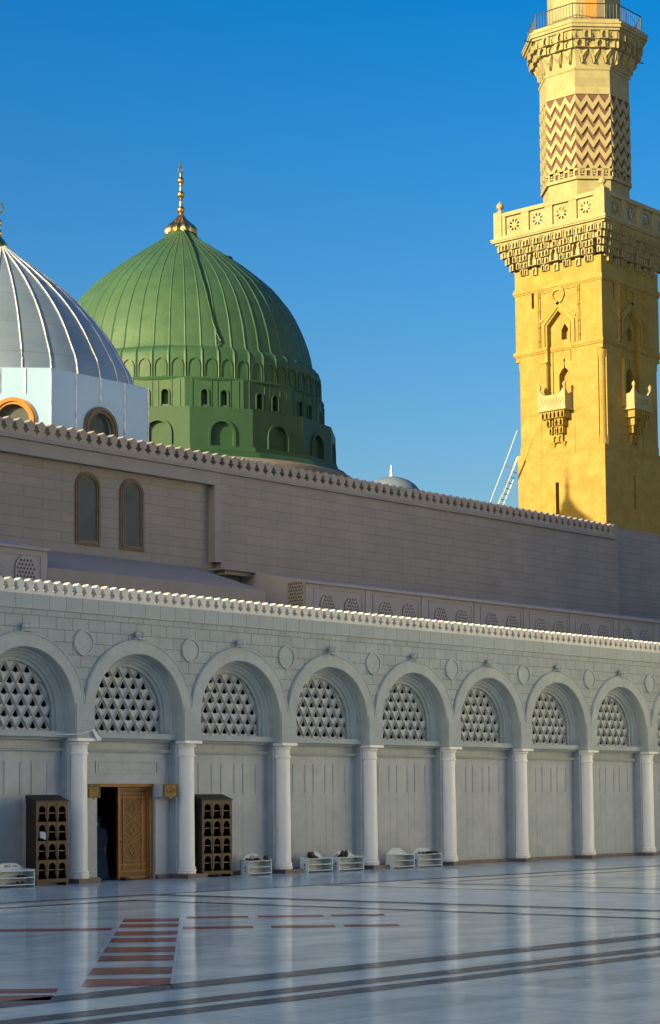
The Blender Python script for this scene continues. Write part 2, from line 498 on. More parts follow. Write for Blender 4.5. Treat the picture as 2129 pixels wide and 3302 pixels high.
bands = [sheet(-60, 40, -24.60, -24.06), sheet(-60, 40, -25.95, -25.55), sheet(-60, 40, -26.60, -26.22),
         sheet(-40, 40, -7.05, -6.80, 0.008), sheet(-40, -5.95, -8.76, -8.50, 0.008), sheet(-40, -3.60, -7.42, -7.36, 0.008),
         sheet(-3.90, -3.66, -60, -7.05, 0.008), sheet(-4.18, -4.10, -60, -7.42, 0.008), sheet(-6.14, -5.90, -60, -8.50, 0.008),
         sheet(1.95, 2.12, -60, -7.02, 0.008), sheet(4.15, 4.35, -60, -8.5, 0.008), sheet(4.35, 60, -8.64, -8.50, 0.008)]
struct('paving_band', merge(bands), M['fband'])
reds = []
for k in range(4):
    t = -18.55 - 3.72 * k
    reds += [diag(t, t + 1.05, 1.85, 2.87), diag(t - 1.62, t - 0.62, 1.85, 2.87)]
for w0, w1 in ((3.0, 4.15), (4.32, 5.55), (5.7, 6.7)): reds.append(diag(-17.65, -17.05, w0, w1))
for w0, w1 in ((2.95, 4.15), (4.45, 5.55), (5.7, 6.65)): reds.append(diag(-20.85, -20.2, w0, w1))
for w0, w1 in ((-3.2, -2.1), (-1.9, -0.75), (-0.2, 1.75)): reds.append(diag(-20.85, -20.2, w0, w1))
for w0, w1 in ((-1.2, 0.1), (0.3, 1.6)): reds.append(diag(-32.0, -31.5, w0, w1)); reds.append(diag(-32.9, -32.3, w0, w1))
struct('paving_inlay', merge(reds), M['fred'])
jn = [diag(-33, -16.2, 1.82, 1.828), diag(-33, -16.2, 2.89, 2.898)]
for i, x in enumerate([-18.72, -17.66, -16.55, -15.5, -19.8]):
    jn.append(sheet(x, x + 0.028, -29.0 - 0.4 * i, -26.7 - 0.3 * (i % 3)))
for i in range(26):
    x = -20 + random.random() * 14; y = -23.5 + random.random() * 13
    l = 0.25 + random.random() * 0.7
    jn.append(sheet(x, x + 0.02, y, y + l) if i % 2 else sheet(x, x + l, y, y + 0.02))
struct('paving_joint', merge(jn), M['fjoint'])

# ================================================================== THE ARCADE
arcade = thing('arcade_building', 'pale grey stone arcade along the wet-looking courtyard with round arches on white columns', 'building', (12, 0.3, F))
ZC, RE, RI, RL = 4.50, 2.115, 1.70, 1.38
# wall with the arches cut out of it, one continuous face
wm = MB()
for k in BAYS:
    cx = (k + .5) * B; h = B / 2; rr = RE - 0.03
    a = math.degrees(math.acos(h / rr))
    pts = [(cx + h, 7.22), (cx - h, 7.22)] + list(reversed(arc(cx, ZC, rr, a, 180 - a, 28)))
    wm.slab(pts, [], -0.20, 0.22, XZ)
    wm.slab([(cx - h, 3.9), (cx + h, 3.9), (cx + h, 7.2), (cx - h, 7.2)], [archpoly(cx, RL, 3.99, ZC, 24)], 0.38, 0.45, XZ)
part('wall', wm, M['wall'], arcade)
bm_ = MB(); bm_.box(BAYS[0] * B, (BAYS[-1] + 1) * B, -0.235, 0.35, 7.222, 7.62); part('parapet_band', bm_, M['band'], arcade)
rf = MB()
rf.box(-60, 60, 0.46, 10.6, 6.9, 7.1)
part('roof', rf, M['roof'], arcade)
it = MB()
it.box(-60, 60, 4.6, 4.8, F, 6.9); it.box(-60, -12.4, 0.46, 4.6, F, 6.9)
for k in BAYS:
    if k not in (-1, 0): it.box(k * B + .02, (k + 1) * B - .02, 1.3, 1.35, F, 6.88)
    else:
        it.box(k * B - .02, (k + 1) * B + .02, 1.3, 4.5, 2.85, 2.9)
part('interior_wall', it, M['dark'], arcade)  # near-black walls, indoor shade put into the colour
# pier shafts behind the columns
pm = MB(); pm.box(-.356, .356, 0.065, 0.44, F, 3.80); pier_me = pm.mesh('pier', M['panel'])
for k in range(BAYS[0], BAYS[-1] + 2): part('pier', pier_me, None, arcade, loc=(k * B, 0, 0))
# arch moulding, swept
def sweep_arch(prof, z0, n=30):
    q = MB(); path = []
    for i in range(5): path.append((-1, z0 + (ZC - z0) * i / 5.0, None))
    for i in range(n + 1): path.append((None, None, 180 - 180.0 * i / n))
    for i in range(5): path.append((1, ZC - (ZC - z0) * (i + 1) / 5.0, None))
    vs = []
    for p in path:
        for (r, y) in prof:
            if p[2] is None: x, z = p[0] * r, p[1]
            else: x, z = r * math.cos(R(p[2])), ZC + r * math.sin(R(p[2]))
            x = max(-B / 2, min(B / 2, x))
            vs.append((x, y, z))
    m_ = len(prof)
    q.add(vs, [(i * m_ + j, (i + 1) * m_ + j, (i + 1) * m_ + j + 1, i * m_ + j + 1) for i in range(len(path) - 1) for j in range(m_ - 1)])
    return q
prof = [(RE, -0.19), (RE, -0.25), (RE - .03, -0.285), (RE - .07, -0.285), (RE - .09, -0.265), (RI + .015, -0.265), (RI, -0.25), (RI, 0.075), (RI - .055, 0.085),
        (RI - .055, 0.15), (RI - .09, 0.175), (RI - .12, 0.175), (RI - .14, 0.2), (RI - .17, 0.24), (RI - .21, 0.25), (RI - .23, 0.27), (RI - .23, 0.32), (RI - .27, 0.33), (RL, 0.335), (RL, 0.385)]
arch_me = sweep_arch(prof, 3.80).mesh('arch_moulding', M['trim'], 35)
# lattice window
def lattice(w, h, zb, r, cw, ch):
    """diamond net bars in front of spade-shaped openings"""
    q = MB(); T = XZ
    nx = int(w / cw) + 2; nz = int(h / ch) + 2
    for j in range(-1, 2 * nz):
        for i in range(-nx, nx + 1):
            cx = (i + (0.5 if j % 2 else 0)) * cw; cz = zb + j * ch / 2 + ch * .12
            if cz < zb - ch * .6 or (cz > ZC and math.hypot(cx, cz - ZC) > r + cw * .9) or abs(cx) > r + cw * .7: continue
            a, b_ = cw / 2, ch / 2
            hole = [(0, .82), (.22, .50), (.42, .12), (.36, -.16), (.20, -.10), (.10, .02), (0, -.12), (-.10, .02), (-.20, -.10), (-.36, -.16), (-.42, .12), (-.22, .50)]
            hole = [(cx + x * a * 1.35, cz + z * b_ * .98) for x, z in hole]
            dm = []
            for (x, z) in [(hx - cx, hz - cz) for hx, hz in hole]:
                s_ = abs(x) / a + abs(z) / b_
                dm.append((cx + x / s_, cz + z / s_))
            n = len(hole)
            vs = [T(p[0], p[1], 0.415) for p in dm] + [T(p[0], p[1], 0.455) for p in hole] + [T(p[0], p[1], 0.485) for p in hole]
            q.add(vs, [(k_, (k_ + 1) % n, n + (k_ + 1) % n, n + k_) for k_ in range(n)] + [(n + k_, n + (k_ + 1) % n, 2 * n + (k_ + 1) % n, 2 * n + k_) for k_ in range(n)])
            # net bars
            for sx in (-1, 1):
                q.strip([(cx, cz + b_), (cx + sx * a, cz)], 0.045, 0.42, 0.392, T)
                q.strip([(cx, cz - b_), (cx + sx * a, cz)], 0.045, 0.42, 0.392, T)
    return q
lat_me = lattice(2.9, 2.0, 3.99, RL, 0.40, 0.60).mesh('lattice_window', M['lattice'])
# per bay parts
sill = MB(); sill.box(-RI, RI, 0.02, 0.40, 3.83, 3.99); sill.box(-RI, RI, 0.19, 0.40, 3.76, 3.825); sill.box(-RI, RI, 0.25, 0.34, 3.46, 3.50); sill.box(-RI, RI, 0.22, 0.34, 3.505, 3.54)
sill_me = sill.mesh('sill', M['trim'])
key = MB()
key.box(-.16, .10, -.40, -.18, 6.60, 6.66); key.ball((0.02, -.34, 6.74), .10, 8); key.ball((-.12, -.33, 6.73), .09, 8); key.box(-.10, .08, -.36, -.19, 6.60, 6.82)
key_me = key.mesh('keystone_ornament', M['trim'], 35)
med = MB()
med.strip([(.33 * math.cos(2 * PI * i / 40), 6.41 + .33 * math.sin(2 * PI * i / 40)) for i in range(40)], .055, -.19, -.255, XZ, closed=True)
med.slab([(.30 * math.cos(2 * PI * i / 32), 6.41 + .30 * math.sin(2 * PI * i / 32)) for i in range(32)], [], -.222, -.19, XZ)
med_me = med.mesh('medallion', M['trim'])
pan = MB()
pan.slab([(-RI, F), (RI, F), (RI, 3.84), (-RI, 3.84)], [], 0.35, 0.44, XZ)
def rowplates(q, zs, cols, y=0.345):
    for z0, z1 in zs:
        for x0, x1 in cols:
            q.box(x0 + .005, x1 - .005, y, 0.349, z0 + .012, z1 - .012)
cols = [(-RI, -1.25), (-1.25, -.62), (-.62, -.30), (-.30, .33), (.33, .64), (.64, 1.27), (1.27, RI)]
rowplates(pan, [(0.0, 1.04), (1.04, 2.26), (2.26, 3.25), (3.25, 3.46), (3.54, 3.76)], cols)
for x in (-.935, .015, .955):
    pan.strip([(x - .27, 2.30), (x - .27, 3.17), (x + .27, 3.17), (x + .27, 2.30)], .030, .345, .329, XZ)
pan_me = pan.mesh('wall_panel', M['panel'])
pl = MB(); pl.box(-RI - .02, RI + .02, 0.22, 0.42, F - .01, -.005); pl_me = pl.mesh('plinth', M['plinth'])
for k in BAYS:
    cx = (k + .5) * B
    part('arch_moulding', arch_me, None, arcade, loc=(cx, 0, 0))
    lw = part('lattice_window', lat_me, None, arcade, loc=(cx, 0, 0))
    part('sill', sill_me, None, lw, loc=(cx, 0, 0))
    part('keystone_ornament', key_me, None, arcade, loc=(cx, 0, 0))
    if k != 0:
        part('wall_panel', pan_me, None, arcade, loc=(cx, 0, 0))
        part('plinth', pl_me, None, arcade, loc=(cx, 0, 0))
# door bay
c0 = B / 2
DX0, DX1, DZ = 0.97, 3.18, 2.577
q = MB()
q.slab([(c0 - RI, F), (DX0, F), (DX0, DZ), (DX1, DZ), (DX1, F), (c0 + RI, F), (c0 + RI, 3.84), (c0 - RI, 3.84)], [], 0.332, 0.46, XZ)
q.strip([(0.93, 2.88), (3.27, 2.88), (3.27, 3.20), (0.93, 3.20)], .035, .333, .312, XZ, closed=True)
q.box(1.02, 3.18, .32, .333, 2.95, 3.13)
for x0, x1 in ((c0 - RI, DX0), (DX1, c0 + RI)):
    for z0, z1 in ((0.1, .9), (.92, 1.9), (1.92, 2.55)): q.box(x0 + .01, x1 - .01, .322, .3325, z0, z1)
part('wall_panel', q, M['panel'], arcade, label='marble wall panel with the doorway and a framed lintel tablet')
q = MB(); q.box(c0 - RI, DX0 - .01, .21, .40, F - .01, -.005); q.box(DX1 + .01, c0 + RI, .21, .40, F - .01, -.005); part('plinth', q, M['plinth'], arcade)
# door frame and leaf
fr = MB(); fr.box(DX0, DX1, .36, .52, 2.49, 2.576); fr.box(3.06, DX1 + .15, .42, .62, F, 2.49); fr.box(.93, 1.0, .47, .6, F, 2.49)
part('door_frame', fr, M['door'], arcade)
dl = MB(); LX0, LX1 = 1.90, 3.06; Y0 = .50
dl.slab([(LX0, F + .02), (LX1, F + .02), (LX1, 2.49), (LX0, 2.49)], [], Y0, Y0 + .06, XZ)
leaf = part('door_leaf', dl, M['doordark'], arcade)
dl = MB()
dl.strip([(LX0 + .035, F + .02), (LX0 + .035, 2.48)], .07, Y0, Y0 - .03, XZ)
dl.strip([(LX0 + .21, 0.16), (LX0 + .21, 2.33)], .04, Y0, Y0 - .022, XZ)
dl.strip([(LX1 - .03, F + .02), (LX1 - .03, 2.48)], .06, Y0, Y0 - .03, XZ)
dl.strip([(LX1 - .23, 0.16), (LX1 - .23, 2.33)], .06, Y0, Y0 - .022, XZ)
for z in (F + .07, .12, .30, 2.20, 2.30, 2.44): dl.strip([(LX0 + .07, z), (LX1 - .06, z)], .05 if z != 2.30 else .03, Y0, Y0 - .02, XZ)
a, b_ = LX0 + .23, LX1 - .26; mxx = (a + b_) / 2
for i in range(3):
    z = .38 + i * .60
    for s_ in (1, -1):
        dl.strip([(mxx, z), (mxx + s_ * (b_ - a) / 2, z + .22), (mxx + s_ * (b_ - a) / 2, z + .38), (mxx, z + .60)], .035, Y0, Y0 - .016, XZ)
    dl.strip([(mxx - .12, z + .30), (mxx, z + .16), (mxx + .12, z + .30), (mxx, z + .44)], .03, Y0, Y0 - .02, XZ, closed=True)
    dl.strip([(a, z + .08), (mxx - .09, z + .0)], .025, Y0, Y0 - .012, XZ); dl.strip([(b_, z + .08), (mxx + .09, z + .0)], .025, Y0, Y0 - .012, XZ)
part('carved_panel', dl, M['door'], leaf)
kb = MB(); kb.ball((LX0 + .12, Y0 - .03, .95), .03, 6); kb.box(LX0 + .10, LX0 + .14, Y0 - .012, Y0 - .002, .85, 1.05); part('handle', kb, M['sign'], leaf)

# columns
def col_prof():
    return [(.245, .20), (.243, 1.2), (.236, 2.2), (.230, 3.36)]
cs = MB(); cs.lathe(col_prof(), n=32); col_me = cs.mesh('column', M['column'], 40)
cb_ = MB(); cb_.lathe([(.30, 0.0), (.30, .06)], n=8, a0=PI / 8, caps=True); cb_.lathe([(.28, .06), (.295, .075), (.295, .10), (.275, .12), (.265, .14), (.28, .155), (.28, .175), (.255, .20)], n=32)
cbase_me = cb_.mesh('column_base', M['column'], 40)
cc = MB(); cc.lathe([(.232, 3.345), (.262, 3.355), (.27, 3.385), (.262, 3.41), (.24, 3.425), (.235, 3.60), (.25, 3.63), (.285, 3.655), (.285, 3.69), (.255, 3.705), (.25, 3.72)], n=32)
cc.box(-.335, .335, -.335, .10, 3.725, 3.802)
ccap_me = cc.mesh('capital', M['column'], 40)
ib = MB(); ib.box(-.33, .33, -.30, .085, 3.805, 4.27); ib.box(-.328, .328, -.298, .085, 4.275, 4.74)
ib_me = ib.mesh('impost_block', M['trim'])
ps = MB(); ps.box(-.40, .40, -.46, .24, F - .01, -.003); ps_me = ps.mesh('column_plinth', M['plinth'])
for k in range(BAYS[0], BAYS[-1] + 2):
    x = k * B
    c = part('column', col_me, None, arcade, loc=(x, 0, 0))
    part('base', cbase_me, None, c, loc=(x, 0, 0))
    part('capital', ccap_me, None, c, loc=(x, 0, 0))
    part('impost_block', ib_me, None, arcade, loc=(x, 0, 0))
    part('column_plinth', ps_me, None, arcade, loc=(x, 0, 0))
    part('medallion', med_me, None, arcade, loc=(x, 0, 0))
# crest merlons
def merlon(P, H, D):
    s = P / .344; t = H / .41
    half = [(.171, 0), (.171, .05), (.112, .11), (.060, .14), (.060, .16), (.112, .19), (.112, .255), (.158, .285), (.0, .41)]
    pr = [(x * s, z * t) for x, z in half] + [(-x * s, z * t) for x, z in reversed(half[:-1])]
    q = MB(); q.slab(pr, [], 0, D, XZ); return q
mer_me = merlon(.344, .41, .22).mesh('merlon', M['crest'])
P_ = .3437
i0 = int(-12.2 / P_)
rest = MB(); cnt = 0
for i in range(i0, int(45 / P_)):
    x = -.0 + i * P_ + .162
    if -3.0 < x and cnt < 100:
        part('merlon', mer_me, None, arcade, loc=(x, -.235, 7.62)); cnt += 1
    else:
        rm = merlon(.344, .41, .22)
        rest.add([(p[0] + x, p[1] - .235, p[2] + 7.62) for p in rm.v], rm.f)
o = part('merlon_row', rest, M['crest'], arcade); o['kind'] = 'stuff'

# ================================================================== PRAYER HALL (tall brown wall behind)
Y2, YR = 10.40, 10.75
hall = thing('prayer_hall', 'tall brown-grey stone wall with a crest of merlons behind the arcade', 'building', (20, 10.6, F))
q = MB()
q.box(16.30, 43.22, Y2, 11.6, F, 14.27)
q.box(-60, 16.30, YR, 11.6, F, 13.82)
q.box(-60, 16.299, Y2 + .002, 11.6, 13.822, 14.268)
q.box(43.222, 70, 10.93, 11.6, F, 15.02)
part('wall', q, M['upper'], hall)
q = MB(); q.box(-60, 16.28, Y2 - .012, Y2 - .002, 13.80, 14.27); q.box(15.96, 16.302, Y2 - .02, YR, 10.93, 13.80); part('wall_band', q, M['upplain'], hall)
q = MB(); q.box(-60, 42.84, Y2 - .10, Y2 + .5, 14.285, 14.36); q.box(-60, 42.84, Y2 - .07, Y2 + .5, 14.362, 14.44); part('cornice', q, M['upplain'], hall)
q = MB(); q.box(42.86, 43.18, Y2 - .015, 11.2, 14.27, 15.0); part('end_post', q, M['upplain'], hall)
um = merlon(.475, .57, .30).mesh('merlon', M['upcrest'])
cnt = 0; rest = MB()
for i in range(0, 130):
    x = 42.60 - .4735 * i
    if cnt < 82: part('merlon', um, None, hall, loc=(x, Y2 - .06, 14.44)); cnt += 1
    else:
        rm = merlon(.475, .57, .30); rest.add([(p[0] + x, p[1] + Y2 - .06, p[2] + 14.44) for p in rm.v], rm.f)
o = part('merlon_row', rest, M['upcrest'], hall); o['kind'] = 'stuff'
def arch_window(cx, hw, z0, ztop, T, d, frame_m, parent, fw_=.17):
    zc = ztop - hw
    q = MB(); o_ = archpoly(cx, hw, z0, zc, 20); i_ = archpoly(cx, hw - fw_, z0 + fw_ * 1.0, zc, 20)
    q.slab(o_, [i_], d, d - .10, T)
    q.strip(archpoly(cx, hw - fw_ * .55, z0 + fw_ * .5, zc, 20), .04, d, d + .035, T, closed=True)
    w_ = part('window_frame', q, frame_m, parent)
    q = MB(); q.slab(archpoly(cx, hw - fw_ + .01, z0 + fw_ - .01, zc, 20), [], d - .045, d - .055, T)
    part('pane', q, M['glass'], w_)
TW = lambda u, v, d: (u, YR - d, v)
for cx in (-5.5, -3.0, 9.98, 12.08): arch_window(cx, .575, 11.03, 13.62, TW, .06, M['woodframe'], hall)
q = MB(); q.box(-60, 70, 11.6, 45, 13.6, 14.0); q.box(-60, 70, 44.8, 45, F, 13.6); q.box(-60, -59.8, 11.6, 44.8, F, 13.6); q.box(69.8, 70, 11.6, 44.8, F, 13.6)
part('roof', q, M['roof'], hall)

# ================================================================== CLERESTORY BLOCKS
def trihole(cx, cz, s):
    return [(cx - s * .5, cz - s * .42), (cx + s * .5, cz - s * .42), (cx + s * .18, cz + s * .35), (cx, cz + s * .52), (cx - s * .18, cz + s * .35)]
def screen(cx, hw, z0, ztop, T, d, parent):
    """pierced screen with an arched outline set in the wall face"""
    zc = ztop - hw
    q = MB(); holes = []
    nz = int((ztop - z0) / .125) + 1
    for j in range(nz):
        z = z0 + .05 + j * .125
        for i in range(-4, 5):
            x = (i + (.5 if j % 2 else 0)) * .135
            if abs(x) > hw - .06: continue
            if z > zc and math.hypot(x, z - zc) > hw - .05: continue
            holes.append(trihole(cx + x, z, .10))
    q.slab(archpoly(cx, hw, z0 - .1, zc, 14), holes, d + .06, d + .025, T)
    s_ = part('screen', q, M['plaster'], parent)
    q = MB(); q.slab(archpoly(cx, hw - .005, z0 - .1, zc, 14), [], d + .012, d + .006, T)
    part('shade_backing', q, M['dark'], s_)  # near-black sheet painted as shade behind the piercings
cl = thing('clerestory_block', 'long lavender-grey lantern block with paired pierced arches, below the brown wall', 'roof structure', (30, 8.5, 7.1))
CX0 = 17.3
q = MB()
q.add([(CX0, 7.09, 7.1), (60, 7.09, 7.1), (60, 7.09, 10.08), (CX0, 7.09, 10.08), (CX0, Y2 - .01, 7.1), (60, Y2 - .01, 7.1), (60, Y2 - .01, 10.74), (CX0, Y2 - .01, 10.74)],
      [(0, 1, 2, 3), (3, 2, 6, 7), (0, 3, 7, 4), (1, 5, 6, 2), (4, 7, 6, 5), (0, 4, 5, 1)])
part('wall', q, M['plaster'], cl)
q = MB()
TC = lambda u, v, d: (u, 7.09 - d, v)
q.box(CX0 - .05, 60, 6.98, 7.088, 9.98, 10.075)
for i in range(0, 11):
    x0 = 17.72 + 3.385 * i
    q.strip([(x0, 8.6), (x0, 9.84), (x0 + 2.75, 9.84), (x0 + 2.75, 8.6)], .045, 0.0, .03, TC)
    q.box(x0 + 2.92, x0 + 3.22, 7.05, 7.088, 7.2, 9.97)
part('moulding', q, M['plaster'], cl)
for i in range(0, 9):
    for dx in (0, 1.385):
        screen(18.47 + 3.385 * i + dx, .41, 9.0, 9.64, TC, 0.0, cl)
TS = lambda u, v, d: (CX0 - d, u, v)
q = MB(); hs_ = []
for j in range(8):
    for i in range(6):
        y = 7.22 + .12 * i + (.06 if j % 2 else 0)
        hs_.append(trihole(y, 9.12 + j * .125, .095))
q.slab([(7.1, 9.0), (7.98, 9.0), (7.98, 10.05), (7.1, 10.05)], hs_, .05, .02, TS)
s_ = part('side_screen', q, M['upplain'], cl)
q = MB(); q.box(CX0 - .012, CX0 - .004, 7.12, 7.96, 9.02, 10.03); part('shade_backing', q, M['dark'], s_)  # near-black sheet, shade painted behind the side screen
q = MB(); q.box(15.6, 18.2, 9.6, Y2 - .02, 10.56, 10.62); q.box(15.9, 18.2, 9.8, Y2 - .02, 10.42, 10.56); part('eave', q, M['upplain'], cl)
cl2 = thing('clerestory_block', 'short lavender-grey lantern block at the left edge with one pierced arch', 'roof structure', (-2, 8.5, 7.1))
q = MB()
q.add([(-40, 7.09, 7.1), (5.0, 7.09, 7.1), (5.0, 7.09, 10.12), (-40, 7.09, 10.12), (-40, YR - .01, 7.1), (5.0, YR - .01, 7.1), (5.0, YR - .01, 10.98), (-40, YR - .01, 10.98)],
      [(0, 1, 2, 3), (3, 2, 6, 7), (0, 3, 7, 4), (1, 5, 6, 2), (4, 7, 6, 5), (0, 4, 5, 1)])
part('wall', q, M['plaster'], cl2)
q = MB(); q.box(-40, 5.05, 6.99, 7.088, 10.03, 10.115)
for i in range(4):
    x1 = 4.72 - 3.385 * i; q.strip([(x1, 8.6), (x1, 9.86), (x1 - 2.75, 9.86), (x1 - 2.75, 8.6)], .045, 0.0, .03, TC)
part('moulding', q, M['plaster'], cl2)
for i in range(3):
    for dx in (0, 1.395): screen(4.07 - 3.385 * i - dx, .41, 9.0, 9.83, TC, 0.0, cl2)
q = MB()
q.add([(5.03, 7.1, 7.1), (15.15, 7.1, 7.1), (15.15, 7.1, 9.53), (5.03, 7.1, 9.53), (5.03, YR - .01, 7.1), (15.15, YR - .01, 7.1), (15.15, YR - .01, 10.70), (5.03, YR - .01, 10.70)],
      [(0, 1, 2, 3), (3, 2, 6, 7), (0, 3, 7, 4), (1, 5, 6, 2), (4, 7, 6, 5), (0, 4, 5, 1)])
single('roof_lean_to', q, M['upplain'], 'low brown-grey lean-to with a sloping top between the two lantern blocks', 'roof structure')

q = MB(); q.box(-14, -9, 9.3, 11.4, 7.1, 16.2); q.box(-14.2, -8.8, 9.1, 11.6, 16.2, 16.4)  # added unseen block, keeps low sun off the clerestory side screen
single('roof_sun_blocker', q, M['upplain'], 'plain square block added on the roof out of view to shade the side screen', 'turret')

# ================================================================== MINARET
X0, YN, HW = 43.16, 10.97, 2.55
MX, MY = X0 + HW, YN + HW
mn = thing('minaret', 'tall yellow stone minaret, square below and octagonal above, lit by low sun', 'minaret', (MX, MY, 13.6))
def sqbox(q, hw, z0, z1): q.box(MX - hw, MX + hw, MY - hw, MY + hw, z0, z1)
FL = faceT(MX, MY, PI, HW); FR = faceT(MX, MY, 1.5 * PI, HW); FB = faceT(MX, MY, 0, HW); FA = faceT(MX, MY, .5 * PI, HW)
FACES = [FL, FR, FB, FA]
q = MB()
CORE = HW - .62
sqbox(q, CORE, 13.6, 29.6)
ch = .30
for T in FACES:
    e_ = .004
    slit2 = [(-.33, 15.85), (-.13, 15.85), (-.13, 17.42), (-.33, 17.42)] if T is not FR else [(-.02, 16.1), (.12, 16.1), (.12, 17.75), (-.02, 17.75)]
    q.slab([(-HW + e_, 13.6), (HW - e_, 13.6), (HW - e_, 19.0), (-HW + e_, 19.0)], [slit2], 0, -.62, T)
    niche = pointed(0.02, .66, 21.0, 25.22, 25.86)
    q.slab([(-HW + ch, 19.002), (HW - ch, 19.002), (HW - ch, 23.66), (HW - e_, 23.66), (HW - e_, 28.2), (-HW + e_, 28.2), (-HW + e_, 23.66), (-HW + ch, 23.66)],
           [niche, [(-1.55, 26.22), (-1.41, 26.22), (-1.41, 26.98), (-1.55, 26.98)]], 0, -.24, T)
    # back of the niche with a doorway and a small blind window
    dp = [(-.16, 21.2), (.46, 21.2), (.46, 22.75), (.30, 22.98), (.19, 23.05), (.165, 23.3), (.20, 23.42), (.15, 23.58), (.10, 23.42), (.135, 23.3), (.11, 23.05), (0.0, 22.98), (-.16, 22.75)]
    bw = pointed(.22, .20, 24.45, 24.95, 25.25)
    q.slab([(-.8, 21.0), (.8, 21.0), (.8, 26.1), (-.8, 26.1)], [dp, bw], -.242, -.61, T)
part('shaft', q, M['min'], mn)
# dark depth of the slits
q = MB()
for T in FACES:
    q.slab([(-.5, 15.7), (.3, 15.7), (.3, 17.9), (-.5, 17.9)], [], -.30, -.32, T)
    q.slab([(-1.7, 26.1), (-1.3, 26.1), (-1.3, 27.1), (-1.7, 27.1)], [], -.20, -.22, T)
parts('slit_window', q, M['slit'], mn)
# corner colonnettes
q = MB()
for sx in (-1, 1):
    for sy in (-1, 1):
        cx, cy = MX + sx * (HW - ch + .02), MY + sy * (HW - ch + .02)
        q.lathe([(.26, 19.0), (.26, 19.35), (.215, 19.5), (.215, 23.2), (.26, 23.3), (.26, 23.66)], cx, cy, 20)
parts('corner_colonnette', q, M['min'], mn, key=sector(MX, MY, 4, PI / 4), smooth=40)
q = MB()
for (z0, z1, pr0_) in ((23.90, 23.98, .05), (23.98, 24.10, .09), (24.10, 24.17, .05), (26.98, 27.06, .04), (27.06, 27.20, .08), (27.20, 27.30, .05)):
    for T in FACES:
        pr_ = pr0_ + (.003 if T in (FL, FB) else 0)
        if z1 < 25:
            for u0_, u1_ in ((-HW - pr_, -.66), (.70, HW + pr_)): q.slab([(u0_, z0), (u1_, z0), (u1_, z1), (u0_, z1)], [], pr_, -.02, T)
            q.slab([(-.6, z0 + .02), (.64, z0 + .02), (.64, z1 + .02), (-.6, z1 + .02)], [], -.24 + pr_, -.26, T)
        else: q.slab([(-HW - pr_, z0), (HW + pr_, z0), (HW + pr_, z1), (-HW - pr_, z1)], [], pr_, -.02, T)
parts('string_course', q, M['min'], mn, key=lambda x, y, z: z > 25)
q = MB()
for T in FACES:
    for u in (-1.12, 1.20):
        q.strip([(u, 24.18), (u, 26.97)], .20, 0, .06, T); q.strip([(u, 24.18), (u, 26.97)], .07, .06, .10, T)
        for z in (24.5, 25.2, 26.0, 26.7): q.strip([(u - .07, z), (u, z + .07), (u + .07, z), (u, z - .07)], .03, .06, .12, T, closed=True)
    q.strip([(-.86, 24.18), (-.86, 25.30), (.02, 26.15), (.90, 25.30), (.90, 24.18)], .18, 0, .07, T)
    q.strip([(-1.0, 25.45), (.22, 26.36), (.36, 26.62), (.30, 26.86), (.05, 26.94), (-.22, 26.90), (-.34, 26.68), (-.22, 26.40), (1.08, 25.50)], .15, .0, .085, T)
    q.strip([(-.96, 26.88), (-.36, 26.90)], .07, 0, .05, T); q.strip([(.42, 26.90), (1.04, 26.88)], .07, 0, .05, T)
    q.strip([(-.66, 23.3), (-.66, 25.22), (.02, 25.90), (.70, 25.22), (.70, 23.3)], .05, 0, .05, T)
    q.strip([(-.93, 21.7), (-.93, 23.86)], .035, 0, .02, T)
    q.strip([(-1.10, 20.9), (-1.10, 18.82), (.86, 18.82), (.86, 20.75), (1.0, 20.9), (2.2, 20.9)], .03, 0, .02, T)
    q.strip([(-2.2, 20.9), (-1.10, 20.9)], .03, 0, .02, T)
    q.strip([(-2.5, 18.80), (-1.10, 18.80)], .03, 0, .015, T); q.strip([(.86, 18.86), (2.5, 18.86)], .03, 0, .015, T)
    q.strip([(1.3, 16.9), (2.5, 16.9)], .025, 0, .012, T); q.strip([(-1.16, 13.7), (-1.16, 18.8)], .025, 0, .012, T)
    q.strip([(-.66, 21.0), (-.66, 23.88)], .34, -.24, -.18, T)
    q.strip([(-1.3, 18.6), (-1.3, 18.6001)], .01, 0, .01, T)
parts('tracery', q, M['min'], mn, key=sector(MX, MY, 4))
# engaged shaft in the niche
q = MB()
for T in FACES:
    vs = []; n_ = 10
    for z in (21.0, 23.35):
        for i in range(n_ + 1):
            a_ = PI * i / n_
            p = (-.80 - .16 * math.cos(a_), .0 + .14 * math.sin(a_)); vs.append(T(p[0], z, p[1]))
    q.add(vs, [(i, i + 1, n_ + 2 + i, n_ + 1 + i) for i in range(n_)])
    q.strip([(-.98, 23.36), (-.62, 23.36)], .06, 0, .17, T)
parts('niche_column', q, M['min'], mn, key=sector(MX, MY, 4), smooth=40)
